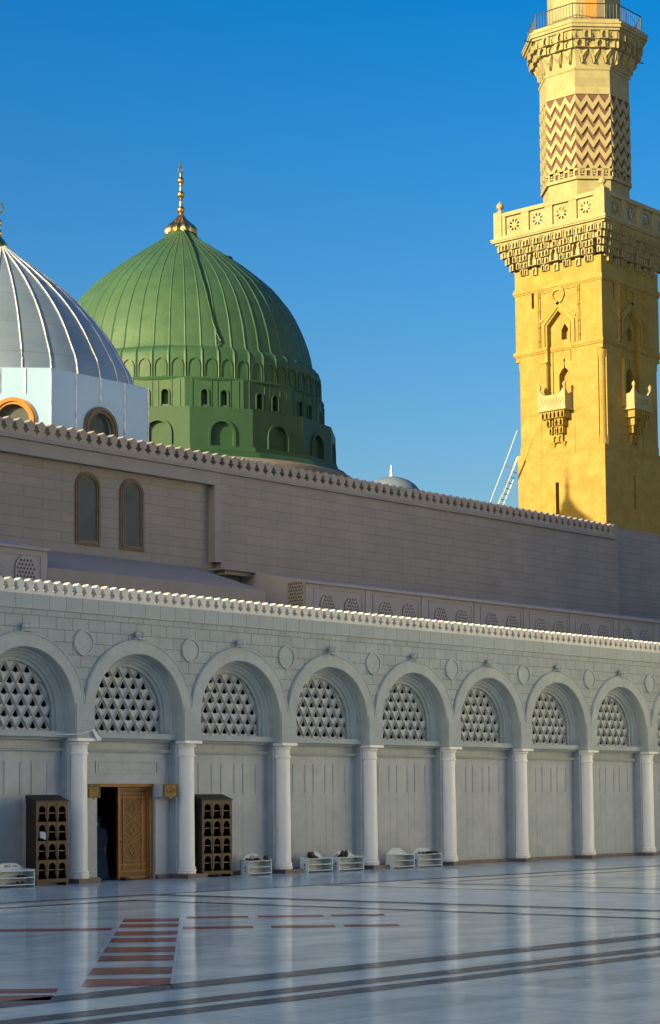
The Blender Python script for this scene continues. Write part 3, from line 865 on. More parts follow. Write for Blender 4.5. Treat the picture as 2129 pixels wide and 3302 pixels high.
# --- muqarnas units
def unit(q, T, u, w, z0, h, d0, d1, rec=.6, pt=True):
    """a little arched niche block hanging out to depth d1"""
    a_ = w / 2; b_ = a_ * .58
    o_ = [(u - a_, z0), (u + a_, z0), (u + a_, z0 + h), (u - a_, z0 + h)]
    zs = z0 + h * .50
    i_ = [(u - b_, z0 + h * .04), (u + b_, z0 + h * .04), (u + b_, zs), (u + b_ * .6, zs + h * .22), (u, zs + h * .36), (u - b_ * .6, zs + h * .22), (u - b_, zs)]
    dd = d1 - (d1 - d0) * rec
    q.slab(o_, [i_], d1, dd, T)
    q.slab(o_, [], dd - .001, d0 - .05, T)
def corbel_square(q, T, half, z0, z1, out, tiers=5, pend=4, uw=.215):
    th = (z1 - z0) / tiers
    span = 2 * half
    pc = [(-half + span * (i + .5) / pend) for i in range(pend)]
    for t in range(tiers):
        d1 = out * (t + 1) / tiers; d0 = out * t / tiers
        hw_ = half + d0
        n = int(round(2 * hw_ / uw)); w = 2 * hw_ / n
        for i in range(n):
            u = -hw_ + w * (i + .5)
            dist_ = min(abs(u - p) for p in pc) / (span / pend / 2)
            dist_ = min(dist_, 1.0)
            lim = [0.22, 0.42, 0.66, 0.95, 2][t * 5 // tiers]
            ce = (hw_ - abs(u)) < .30
            if dist_ <= lim or ce and t > 0:
                jit = .035 * ((i * 7 + t * 3) % 3 - 1)
                unit(q, T, u, w * .98, z0 + t * th, th * (1.0 if (i + t) % 2 else 1.10), d0 - .10, d1 + jit)
        if t == 1:
            for g_ in range(pend + 1):
                u = -half + span * g_ / pend
                if abs(u) < half - .1:
                    unit(q, T, u, .50, z0 + t * th + .02, th * 2.3, d0 - .06, out * .46, .9)
                    unit(q, T, u, .28, z0 - .10, th * 1.15, -.02, .12, .7)
        # under-surface closing the tier
        if t >= tiers - 2:
            q.slab([(-hw_, z0 + t * th + .02), (hw_, z0 + t * th + .02), (hw_, z0 + (t + 1) * th), (-hw_, z0 + (t + 1) * th)], [], d0 + .02, -.1, T)
q = MB()
for T in FACES[:]: corbel_square(q, T, HW, 27.95, 29.56, .66)
parts('muqarnas_corbel', q, M['mincream'], mn, key=sector(MX, MY, 4))
q = MB(); sqbox(q, HW + .68, 29.56, 29.66); sqbox(q, HW + .80, 29.66, 29.74); sqbox(q, HW + .84, 29.74, 29.86)
part('balcony_slab', q, M['mincream'], mn)
# parapet with pierced rosettes
q = MB(); rl = MB(); PH = HW + .56
for T0 in (PI, 1.5 * PI, 0, .5 * PI):
    T = faceT(MX, MY, T0, PH)
    for c in (-2.115, -.705, .705, 2.115):
        w = .48; zc = 30.46; h = .47
        ring = []
        nr = 32
        def sqr(a_, s1=w, s2=h):
            x, z = math.cos(a_), math.sin(a_); k_ = min(s1 / max(abs(x), 1e-6), s2 / max(abs(z), 1e-6)); return (c + x * k_, zc + z * k_)
        radii = [.06, .15, .30, None]
        vs = []
        for d in (0.0, -.08):
            for rr in radii:
                for i in range(nr):
                    a_ = 2 * PI * (i + .5) / nr
                    p = sqr(a_) if rr is None else (c + rr * math.cos(a_), zc + rr * math.sin(a_))
                    vs.append(T(p[0], p[1], d))
        fs = []
        for j in range(3):
            for i in range(nr):
                if j == 1 and i % 4 in (0, 1): continue
                a_, b2 = j * nr + i, j * nr + (i + 1) % nr
                fs.append((a_, b2, b2 + nr, a_ + nr)); fs.append(tuple(x + 4 * nr for x in (a_, b2, b2 + nr, a_ + nr)))
        fs.append(tuple(range(nr))); fs.append(tuple(range(4 * nr, 5 * nr)))
        q.add(vs, fs)
        for k_ in range(8):
            a_ = 2 * PI * k_ / 8
            q.strip([(c + .33 * math.cos(a_), zc + .33 * math.sin(a_)), (c + .45 * math.cos(a_ + .2), zc + .45 * math.sin(a_ + .2))], .03, 0, .02, T)
    for c in (-2.82, -1.41, 0, 1.41, 2.82): q.slab([(c - .225, 29.86), (c + .225, 29.86), (c + .225, 30.95), (c - .225, 30.95)], [], .10, -.12, T)
    q.slab([(-PH + .1, 29.86), (PH - .1, 29.86), (PH - .1, 29.99), (-PH + .1, 29.99)], [], .09, -.13, T)
    rl.slab([(-PH + .05, 30.94), (PH - .05, 30.94), (PH - .05, 31.14), (-PH + .05, 31.14)], [], .13, -.15, T)
pp = parts('balustrade', q, M['mincream'], mn, key=sector(MX, MY, 4))
hr_ = parts('handrail', rl, M['mincream'], mn, key=sector(MX, MY, 4))
q = MB()
for sx in (-1, 1):
    for sy in (-1, 1):
        cx, cy = MX + sx * (PH - .08), MY + sy * (PH - .08)
        q.box(cx - .24, cx + .24, cy - .24, cy + .24, 29.86, 31.22)
        q.lathe([(.24, 31.22), (.14, 31.32), (.09, 31.38), (.10, 31.42), (.17, 31.48), (.19, 31.58), (.15, 31.68), (.06, 31.76), (.005, 31.84)], cx, cy, 14)
parts('corner_post', q, M['mincream'], mn, key=sector(MX, MY, 4, PI / 4), smooth=35)
# --- octagon
OX, OY = MX + .04, MY - .05
def octprof(q, prof, cx=OX, cy=OY):
    q.lathe([(r / math.cos(PI / 8), z) for r, z in prof], cx, cy, 8, a0=PI / 8, caps=True)
q = MB()
octprof(q, [(2.02, 29.8), (2.02, 32.36)]); octprof(q, [(2.10, 36.64), (2.10, 37.86)]); octprof(q, [(2.06, 37.86), (2.06, 39.9)])
parts('octagonal_drum', q, M['mincream'], mn, key=lambda x, y, z: z > 35)
q = MB(); octprof(q, [(2.055, 32.36), (2.055, 36.64)]); part('inlay_field', q, M['minred'], mn)
q = MB(); AP = 2.055
fwid = 2 * 2.13 * math.tan(PI / 8)
for f_ in range(8):
    T = faceT(OX, OY, PI + f_ * PI / 4, AP)
    hw_ = fwid / 2; per = fwid / 3
    for k_ in range(6):
        zt = 36.62 - .635 * k_
        top, bot = [], []
        for i in range(7):
            u = -hw_ + per * i / 2
            z = zt if i % 2 == 0 else zt - .44
            top.append((u, z)); bot.append((u, z - .335 - (.0 if k_ < 5 else 0)))
        q.slab(bot + list(reversed(top)), [], .075, -.01, T)
    zt = 36.62 - .635 * 6 + .02
    pts = [(-hw_, 32.82), (hw_, 32.82)]
    top = []
    for i in range(7):
        u = hw_ - per * i / 2
        top.append((u, zt + .02 if i % 2 == 0 else zt - .0))
    q.slab([(-hw_, 32.78), (hw_, 32.78), (hw_, 32.90), (-hw_, 32.90)], [], .075, -.01, T)
    q.slab([(-hw_, 32.36), (hw_, 32.36), (hw_, 32.52), (-hw_, 32.52)], [], .085, -.01, T)
    for u in (-.74, -.42, -.13, .13, .42, .74): q.slab([(u - .05, 32.52), (u + .05, 32.52), (u + .05, 32.78), (u - .05, 32.78)], [], .07, -.01, T)
    for u in (-.58, .0, .58): q.slab([(u - .12, 32.60), (u + .12, 32.60), (u + .12, 32.66), (u - .12, 32.66)], [], .05, -.01, T)
parts('zigzag_relief', q, M['mincream'], mn, key=sector(OX, OY, 8))
q = MB(); octprof(q, [(2.13, 37.84), (2.15, 37.90), (2.15, 37.96), (2.10, 38.0)]); part('moulding', q, M['mincream'], mn)
# --- upper gallery corbel
GX, GY = MX + .09, MY - .10
q = MB(); bz = MB()
octprof(q, [(2.10, 38.0), (2.16, 38.25), (2.28, 38.6), (2.42, 38.85)], GX, GY)
octprof(q, [(2.42, 38.85), (2.50, 39.1), (2.66, 39.35), (2.72, 39.55), (2.78, 39.62)], GX, GY)
for f_ in range(8):
    ph = PI + f_ * PI / 4
    T = faceT(GX, GY, ph, 2.12)
    hw_ = 2.12 * math.tan(PI / 8)
    for i in range(3):
        u = -hw_ + 2 * hw_ * (i + .5) / 3
        # tier 1 : slender brackets opening like a fan
        for s_ in (-1, 1):
            q.add([T(u, 38.18, 0), T(u + s_ * .06, 38.18, .06), T(u + s_ * .27, 38.80, .36), T(u, 38.45, .26), T(u + s_ * .27, 38.80, .02), T(u, 38.80, .02), T(u, 38.80, .30)],
                  [(0, 1, 2, 3), (1, 4, 2), (0, 3, 6, 5), (3, 2, 6), (2, 4, 5, 6)])
        q.strip([(u, 38.16), (u, 38.5)], .06, 0, .20, T)
    T = faceT(GX, GY, ph, 2.42); hw_ = 2.42 * math.tan(PI / 8)
    n = 4
    for i in range(n):
        u = -hw_ + 2 * hw_ * (i + .5) / n
        unit(q, T, u, 2 * hw_ / n * .98, 38.82, .42, .0, .16 if i % 2 else .24, .75)
    T = faceT(GX, GY, ph, 2.60); hw_ = 2.60 * math.tan(PI / 8)
    n = 5
    for i in range(n):
        u = -hw_ + 2 * hw_ * (i + .5) / n
        unit(q, T, u, 2 * hw_ / n * (.9 if i % 2 else 1.02), 39.20, .46, .0, .22 if i % 2 else .14, .8)
parts('gallery_corbel', q, M['mincream'], mn, key=lambda x, y, z: sector(GX, GY, 8)(x, y, z) if math.hypot(x - GX, y - GY) > .5 else 9)
q = MB()
octprof(q, [(2.84, 39.60), (2.86, 39.72)], GX, GY); octprof(q, [(2.94, 39.72), (2.94, 39.86), (2.98, 39.88), (2.98, 39.98)], GX, GY); octprof(q, [(2.80, 39.98), (2.80, 40.16)], GX, GY)
part('gallery_slab', q, M['mincream'], mn)
q = MB(); octprof(q, [(1.72, 40.1), (1.72, 47.5)], GX, GY); part('upper_drum', q, M['mincream'], mn)
q = MB(); T = faceT(GX, GY, PI + PI / 4, 1.72); q.slab([(-.30, 40.15), (.32, 40.15), (.32, 41.6), (-.30, 41.6)], [], .03, -.02, T); part('gallery_door', q, M['ochre'], mn)
q = MB(); T = faceT(GX, GY, PI + PI / 4, 1.72); q.slab([(.34, 40.15), (.62, 40.15), (.62, 41.6), (.34, 41.6)], [], .02, -.02, T); part('door_jamb', q, M['tan'], mn)
q = MB(); RA = 2.66 / math.cos(PI / 8)
vtx = [(GX + RA * math.cos(PI / 8 + k_ * PI / 4), GY + RA * math.sin(PI / 8 + k_ * PI / 4)) for k_ in range(8)]
for z in (40.98, 40.24): q.tube([(x, y, z) for x, y in vtx], .028 if z > 40.5 else .018, 6, closed=True)
for k_ in range(8):
    (xa, ya), (xb, yb) = vtx[k_], vtx[(k_ + 1) % 8]
    for i in range(13):
        t = i / 13; x, y = xa + (xb - xa) * t, ya + (yb - ya) * t
        q.tube([(x, y, 40.14), (x, y, 40.98)], .026 if i == 0 else .012, 5)
part('railing', q, M['rail'], mn)
q = MB()
for k_, zz in ((3, 39.55), (7, 39.55)):
    a_ = PI / 8 + k_ * PI / 4
    q.tube([(GX + 2.9 * math.cos(a_), GY + 2.9 * math.sin(a_), zz), (GX + 3.6 * math.cos(a_), GY + 3.6 * math.sin(a_), zz)], .03, 6)
parts('drain_spout', q, M['rail'], mn)
# --- small shaft balconies on two visible faces (all four)
q = MB(); fin = MB(); cor = MB()
for T in FACES:
    d1 = .62; uL, uR = -.83, .73
    q.slab([(uL, 20.95), (uR, 20.95), (uR, 21.62), (uR, 21.9), (uR - .12, 21.88), (uR - .3, 21.66), (uR - .5, 21.62), (uL + .5, 21.62), (uL + .3, 21.66), (uL + .12, 21.88), (uL, 21.9)], [], d1, d1 - .10, T)
    q.slab([(uL - .05, 20.84), (uR + .05, 20.84), (uR + .05, 20.94), (uL - .05, 20.94)], [], d1 + .05, -.1, T)
    for u in (uL + .05, uR - .05):
        sd_ = [(0.0, 20.95), (d1 - .1, 20.95), (d1 - .1, 21.85), (d1 - .25, 21.66), (.15, 21.62), (0, 21.75)]
        uu = u
        q.slab(sd_, [], -.05, .05, (lambda T_, uu_: (lambda a, b, c: T_(uu_ + c, b, a)))(T, uu))
        px, py, pz = T(u, 21.9, d1 - .05)
        fin.lathe([(.06, 21.86), (.055, 21.93), (.09, 22.0), (.10, 22.07), (.07, 22.15), (.004, 22.24)], px, py, 12)
    for i in range(8):
        u = uL + .2 + (uR - uL - .4) * i / 7
        q.strip([(u - .09, 21.1), (u + .02, 21.45), (u + .1, 21.2)], .03, d1, d1 + .02, T)
    for t, (n_, zz, dd) in enumerate([(2, 19.35, .16), (4, 19.75, .30), (4, 20.12, .42), (6, 20.48, .56)]):
        hw_ = (.30, .42, .50, .68)[t]
        for i in range(n_):
            u = -.05 - hw_ + 2 * hw_ * (i + .5) / n_
            if t in (1, 2) and i in (1,) : dd_ = dd - .14
            else: dd_ = dd
            unit(cor, T, u, 2 * hw_ / n_ * .94, zz, .38, -.02, dd_, .6)
    for u in (-.35, .25):
        cor.add([T(u - .14, 19.36, 0), T(u + .14, 19.36, 0), T(u + .14, 19.36, .15), T(u - .14, 19.36, .15), T(u, 19.08, 0)], [(0, 1, 2, 3), (0, 4, 1), (1, 4, 2), (2, 4, 3), (3, 4, 0)])
parts('small_balcony', q, M['mincream'], mn, key=sector(MX, MY, 4))
parts('finial', fin, M['mincream'], mn, smooth=40)
parts('balcony_corbel', cor, M['min'], mn, key=sector(MX, MY, 4))

# ================================================================== GREEN DOME
GX_, GY_ = 22.99, 19.21
ACAM = math.atan2(CAM.y - GY_, CAM.x - GX_)
GK = 1.2
gd = thing('green_dome', 'large ribbed green dome with a gilded spire rising behind the brown wall', 'dome', (GX_, GY_, 14))
NR = 56; SEG = 14
def gribs(i, j, r):
    k = i % SEG
    w = .0
    if k == 0: w = .032
    return r + w * min(1, r / 1.5) + .006 * math.sin(i * .11 + j * 1.9) * min(1, r / 2)
base_prof = [(5.66, 20.34), (5.60, 20.55), (5.52, 20.95), (5.42, 21.35), (5.28, 21.75), (5.12, 22.15), (4.90, 22.60), (4.62, 23.06), (4.30, 23.48), (4.0, 23.84), (3.6, 24.20), (3.2, 24.54),
             (2.8, 24.86), (2.4, 25.16), (2.0, 25.43), (1.6, 25.70), (1.2, 25.98), (.95, 26.15), (.78, 26.30), (.66, 26.46), (.62, 26.58)]
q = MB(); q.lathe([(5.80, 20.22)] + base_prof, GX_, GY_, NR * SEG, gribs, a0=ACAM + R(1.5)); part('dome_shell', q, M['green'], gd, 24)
q = MB(); q.lathe([(5.62, 20.38), (5.72, 20.30), (5.86, 20.20), (5.92, 20.05), (5.94, 19.8), (5.95, 19.4), (5.96, 19.02)], GX_, GY_, NR * SEG, lambda i, j, r: r + (.05 if i % SEG == 0 else 0), a0=ACAM + R(1.5))
q.lathe([(6.06, 19.02), (6.11, 18.96), (6.06, 18.88)], GX_, GY_, 96); q.lathe([(5.96, 19.02), (6.06, 19.02)], GX_, GY_, 96)
# blind arches between ribs of the collar
for i in range(NR):
    T = faceT(GX_, GY_, ACAM + R(1.5) + 2 * PI * (i + .5) / NR, 5.962)
    w = .235
    q.strip([(-w, 19.05), (-w, 19.52), (-w * .7, 19.70), (0, 19.80), (w * .7, 19.70), (w, 19.52), (w, 19.05)], .03, -.03, .03, T)
part('arcaded_collar', q, M['greenmid'], gd, 50)
# tier with small window openings
q = MB(); dk = MB(); A16 = 6.02
OFF = ACAM + R(-8.6)
for i in range(16):
    ph = OFF + i * PI / 8
    T = faceT(GX_, GY_, ph - R(1.5), A16); hw_ = A16 * math.tan(PI / 16) + .01
    hl = []
    for c in (-.40, .40):
        hl.append(archpoly(c, .135, 17.89, 18.35, 8))
    q.slab([(-hw_, 17.74), (hw_, 17.74), (hw_, 18.94), (-hw_, 18.94)], hl, 0, -.22, T)
    for c in (-.40, .40):
        q.strip([(c - .17, 17.84), (c - .17, 18.35)] + list(reversed(arc(c, 18.35, .17, 0, 180, 8)))[0:] + [(c + .17, 17.84)], .04, 0, .05, T)
        q.slab(archpoly(c, .11, 17.84, 18.33, 8), [], -.24, -.23, T)
    for u in (-.9, -.12, .12, .66, 1.0):
        q.strip([(u, 17.79), (u, 18.92)], .03, 0, .025, T)
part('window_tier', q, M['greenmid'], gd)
q = MB(); q.lathe([(5.76, 17.7), (5.76, 19.0)], GX_, GY_, 48); q.lathe([(6.22, 17.76), (6.24, 17.70), (5.7, 17.80)], GX_, GY_, 96); part('tier_core', q, M['greenlow'], gd)
# low sixteen-sided drum
q = MB(); A16 = 6.50
for i in range(16):
    ph = OFF + i * PI / 8
    T = faceT(GX_, GY_, ph, A16); hw_ = A16 * math.tan(PI / 16) + .005
    q.slab([(-hw_, 15.4), (hw_, 15.4), (hw_, 17.70), (-hw_, 17.70)], [archpoly(.02, .46, 16.05, 16.66, 12)], 0, -.3, T)
    q.slab([(-hw_, 15.4), (hw_, 15.4), (hw_, 17.66), (-hw_, 17.66)], [], -.12, -.14, T, back=False)
    q.strip([(.02 - .52, 16.0), (.02 - .52, 16.66)] + list(reversed(arc(.02, 16.66, .52, 0, 180, 12))) + [(.02 + .52, 16.0)], .09, 0, .07, T)
    hw2 = 6.72 * math.tan(PI / 16)
    T2 = faceT(GX_, GY_, ph, 6.72)
    q.slab([(-hw2, 15.2), (hw2, 15.2), (hw2, 16.12), (-hw2, 16.12)], [], 0, -.3, T2)
q.lathe([(6.5 / math.cos(PI / 16), 17.70), (5.9, 17.78)], GX_, GY_, 16, a0=OFF + PI / 16)
q.lathe([(7.40, 11.2), (7.40, 15.55), (7.15, 15.80), (6.7, 16.02)], GX_, GY_, 16, a0=OFF + PI / 16)
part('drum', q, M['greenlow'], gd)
hd = Vector((CAM.x - GX_, CAM.y - GY_, 0)).normalized()
q = MB(); q.lathe([(7.55, 11.0), (7.55, 15.12), (7.50, 15.38), (7.35, 15.52), (6.9, 15.60), (6.2, 15.65)], GX_ + hd.x * .5, GY_ + hd.y * .5, 96)
part('roof_collar', q, M['tan'], gd, 50)
# lightning cable and a patched hatch
q = MB(); pts = []
prof2 = list(reversed(base_prof))
angs = [8, 10, 12, 13, 13.5, 13, 12.5, 12, 11.5, 11, 10.8, 10.8, 11, 11.5, 12, 12.4, 13, 13.3, 14.5, 16, 14.5, 14.6, 14.6, 14.6]
for (r_, z_), an in zip(prof2, angs):
    a_ = ACAM + R(an); pts.append((GX_ + (r_ + .06) * math.cos(a_), GY_ + (r_ + .06) * math.sin(a_), z_ + .03))
q.tube(pts, .035, 6); part('cable', q, M['greenlow'], gd, True)
q = MB(); a_ = ACAM + R(58); q.ball((GX_ + 2.15 * math.cos(a_), GY_ + 2.15 * math.sin(a_), 25.16), .38, 8, (1.0, 1.0, .30)); part('hatch', q, M['greenlow'], gd, True)
# gilded cap and spire
q = MB()
q.lathe([(.66, 26.50), (.68, 26.60), (.66, 26.72), (.54, 26.88), (.38, 27.02), (.26, 27.14), (.18, 27.26), (.12, 27.36)], GX_, GY_, 96, lambda i, j, r: r * (1 + .085 * math.cos(i * 2 * PI / 8)))
cap = part('gilded_cap', q, M['gold'], gd, True)
q = MB()
def sp(z, r): return [(r * .45, z - r * .95), (r * .85, z - r * .55), (r, z), (r * .85, z + r * .5), (r * .45, z + r * .85)]
q.lathe([(.10, 27.30), (.12, 27.36), (.09, 27.42)] + sp(27.60, .175) + [(.075, 27.80), (.085, 27.86), (.07, 27.92), (.095, 27.98), (.06, 28.04), (.06, 28.14)] + sp(28.27, .17) +
        [(.07, 28.46), (.065, 28.56), (.09, 28.62), (.065, 28.68), (.08, 28.74)] + sp(28.89, .15) + [(.06, 29.05), (.065, 29.2), (.05, 29.24)], GX_, GY_, 24)
part('spire', q, M['gold'], gd, True)
q = MB(); q.tube([(GX_ + .10 * math.cos(t) * rt.x, GY_ + .10 * math.cos(t) * rt.y, 29.36 + .12 * math.sin(t)) for t in [2 * PI * i / 14 for i in range(14)]], .025, 6, closed=True)
q.tube([(GX_, GY_, 29.46), (GX_, GY_, 29.75)], .03, 6); part('crescent', q, M['bronze'], gd, True)

gd.scale = (GK, GK, GK)
gd.location = (CAM.x + GK * (GX_ - CAM.x), CAM.y + GK * (GY_ - CAM.y), CAM.z + GK * (14 - CAM.z))

# ================================================================== GREY DOME
SX, SY = 11.20, 16.92
sdm = thing('grey_dome', 'pale grey ribbed metal dome on a white angular drum at the left edge', 'dome', (SX, SY, 14))
AC2 = math.atan2(CAM.y - SY, CAM.x - SX)
Yd = 11.5; XL, XR = 8.95, 13.62; W2 = 5.42
chx = 3.04
outl = [(XL, Yd), (XR, Yd), (SX + W2, Yd + 3.1), (SX + W2, SY + 2.33), (XR, SY + W2), (XL, SY + W2), (SX - W2, SY + 2.33), (SX - W2, Yd + 3.1)]
q = MB()
ring0 = [(x, y, 13.9) for x, y in outl]; ring1 = [(x, y, 17.22) for x, y in outl]
def wallface(q, p0, p1, z0, z1, holes):
    d = Vector((p1[0] - p0[0], p1[1] - p0[1])); L_ = d.length; d.normalize(); n = Vector((d.y, -d.x))
    T = lambda u, v, dd: (p0[0] + d.x * u + n.x * dd, p0[1] + d.y * u + n.y * dd, v)
    q.slab([(0, z0), (L_, z0), (L_, z1), (0, z1)], holes(L_), 0, -.35, T)
    return T, L_
TT = []
for i in range(8):
    p0, p1 = outl[i], outl[(i + 1) % 8]
    Lx = math.hypot(p1[0] - p0[0], p1[1] - p0[1])
    if i % 2 == 0: cs_ = [(Lx / 2, .60)]
    elif i == 7: cs_ = [(Lx - 1.30, .60)]
    else: cs_ = [(Lx / 2, .60)]
    T, L_ = wallface(q, p0, p1, 13.9, 17.22, lambda L__: [archpoly(c, w_, 14.0, 15.40, 16) for c, w_ in cs_])
    TT.append((T, L_, cs_))
dr = part('drum', q, M['drum'], sdm)
q = MB(); q.add([(x * .93 + SX * .07, y * .93 + SY * .07, 17.20) for x, y in outl], [tuple(range(8))]); q.slab([(x, y) for x, y in outl], [], 17.221, 17.26, lambda a, b, c: (a, b, c)); part('drum_roof', q, M['drum'], sdm)
q = MB()
for i, (T, L_, cs_) in enumerate(TT):
    n = 4 if i % 2 == 0 else 5
    for k in range(n + 1):
        u = L_ * k / n
        if any(abs(u - c) < .5 for c, w_ in cs_): q.strip([(u, 16.35), (u, 17.24)], .05, 0, .03, T)
        else: q.strip([(u, 14.0), (u, 17.24)], .05, 0, .03, T)
parts('drum_seam', q, M['silverrib'], dr)
for i, (T, L_, cs_) in enumerate(TT):
    for c, w_ in cs_:
        q = MB(); q.slab(archpoly(c, .80, 13.95, 15.40, 20), [archpoly(c, .56, 13.94, 15.40, 20)], .07, -.05, T)
        q.strip([(c - .69, 14.0), (c - .69, 15.4)] + list(reversed(arc(c, 15.4, .69, 0, 180, 20))) + [(c + .69, 14.0)], .07, .07, .12, T)
        w = part('window_frame', q, M['sunlitwood'] if i == 7 else M['woodframe'], sdm)  # lit chamfer takes the frame colour with sun painted in
        q = MB(); q.slab(archpoly(c, .60, 14.0, 15.40, 16), [], -.20, -.22, T); part('pane', q, M['glass'], w)
sprof = [(5.06, 17.24), (4.98, 17.7), (4.87, 18.05), (4.62, 18.5), (4.26, 19.15), (3.86, 19.75), (3.48, 20.22), (3.12, 20.62), (2.45, 21.27), (1.66, 21.92), (1.20, 22.27), (.86, 22.52), (.55, 22.76), (.34, 22.94), (.26, 23.05)]
q = MB(); q.lathe(sprof, SX, SY, 120); part('dome_shell', q, M['silver'], sdm, 60)
q = MB()
for k in range(30):
    a_ = AC2 + R(8.3 + 12 * k)
    q.tube([(SX + (r_ + .015) * math.cos(a_), SY + (r_ + .015) * math.sin(a_), z_ + .01) for r_, z_ in sprof], .026, 5)
parts('dome_rib', q, M['silverrib'], sdm, smooth=True)
q = MB()
q.lathe([(.36, 22.92), (.40, 23.0), (.38, 23.12), (.28, 23.28), (.17, 23.42), (.10, 23.5)] + sp(23.62, .16) + [(.07, 23.75), (.09, 23.84), (.06, 23.92)] + sp(24.02, .15) + [(.06, 24.16), (.07, 24.3), (.04, 24.36)], SX - .09, SY + .1, 24)
part('spire', q, M['gold'], sdm, True)
q = MB(); pts = []
for i in range(20):
    t = 2 * PI * i / 20; rr = .17 * (1 - .25 * math.sin(t)); pts.append((SX - .09 + rr * math.cos(t) * rt.x, SY + .1 + rr * math.cos(t) * rt.y, 24.62 + .24 * math.sin(t)))
q.tube(pts, .032, 6, closed=True); part('crescent', q, M['bronze'], sdm, True)

# ================================================================== FAR DOME
fx, fy = 78.6, 53.15
fd = thing('far_dome', 'small distant blue-grey dome with a thin spire just above the brown wall crest', 'dome', (fx, fy, 20))
q = MB(); q.lathe([(2.35, 24.3), (2.3, 24.9), (2.15, 25.35), (1.85, 25.75), (1.4, 26.08), (.9, 26.3), (.4, 26.43), (.05, 26.48)], fx, fy, 40); part('dome_shell', q, M['fardome'], fd, True)
q = MB(); q.lathe([(2.6, 12), (2.6, 24.0), (2.4, 24.3)], fx, fy, 40); part('drum', q, M['tan'], fd, 40)
q = MB(); q.lathe([(.12, 26.4), (.16, 26.55), (.07, 26.7), (.12, 26.85), (.05, 27.0), (.06, 27.2), (.01, 27.35)], fx, fy, 12); part('spire', q, M['white'], fd, True)

# ================================================================== LADDER STAIR by the minaret
ls = thing('ladder_stair', 'steep pale metal ladder with a handrail leaning on the left side of the minaret', 'ladder', (42.6, 16.8, 14.0))
def lp(t, x, dz=0): return (x, 16.9 + (15.67 - 16.9) * t, 16.61 + (18.84 - 16.61) * t + dz)
q = MB()
q.tube([lp(-1.1, 42.6), lp(1.0, 42.6)], .05, 4); q.tube([lp(-1.1, 43.0, 0), lp(.55, 43.0, 0)], .04, 4); parts('side_rail', q, M['steel'], ls)
q = MB()
for i in range(-8, 7): q.tube([lp(i * .115, 42.6), lp(i * .115, 43.0)], .022, 4)
parts('rung', q, M['steeldark'], ls)
q = MB(); q.tube([(42.0, 17.3, 15.95), (42.0, 16.7, 17.18), (42.0, 16.05, 18.41), (42.0, 15.25, 20.01)], .015, 5); q.tube([(42.0, 16.05, 18.41), (42.6, 16.01, 18.31)], .03, 5)
part('handrail', q, M['steel'], ls)

# ================================================================== UNSEEN WINGS added to shade the court and bounce sun into it
wg = thing('light_shaping_wing', 'plain stone block added out of view on the left to keep sun off the court', 'building', (-52, -30, F))
q = MB(); q.box(-56, -46, -.5, 5.0, F, 18.6); q.box(-56, -46, -31, -.501, F, 15.6); part('wall', q, M['wing'], wg)  # added blocker, stepped heights put floor and first merlons in shade
q = MB()
for i in range(5): q.slab(archpoly(-28 + i * 5.5, 1.0, 4, 10, 12), [], .03, -.1, lambda u, v, d: (-46 + d, u, v))
parts('blind_arch', q, M['upplain'], wg)

w2 = thing('light_shaping_wing', 'long sunlit stone block added out of view on the right to bounce light on the arcade', 'building', (50, -60, F))
q = MB(); q.box(40, 58, -110, -12, F, 25); part('wall', q, M['wing'], w2)  # added sunlit wall, warm bounce for arcade and floor
q = MB(); q.box(40.02, 57.98, -109.98, -12.02, 25.002, 25.1); part('roof', q, M['roof'], w2)
q = MB()
for i in range(20): q.slab(archpoly(-117 + i * 5.2, 1.7, F + .02, 4.4, 12), [], .03, -.1, lambda u, v, d: (40 - d, u, v))
parts('blind_arch', q, M['panel'], w2)
w3 = thing('light_shaping_wing', 'pale stone block added behind the camera to bounce light into the court', 'building', (0, -100, F))
q = MB(); q.box(-60, 39, -110, -92, F, 22); part('wall', q, M['wing'], w3)  # added wall behind the camera, more warm fill
q = MB()
for i in range(18): q.slab(archpoly(-56 + i * 5.2, 1.7, F + .02, 4.4, 12), [], .03, -.1, lambda u, v, d: (u, -92 + d, v))
parts('blind_arch', q, M['panel'], w3)

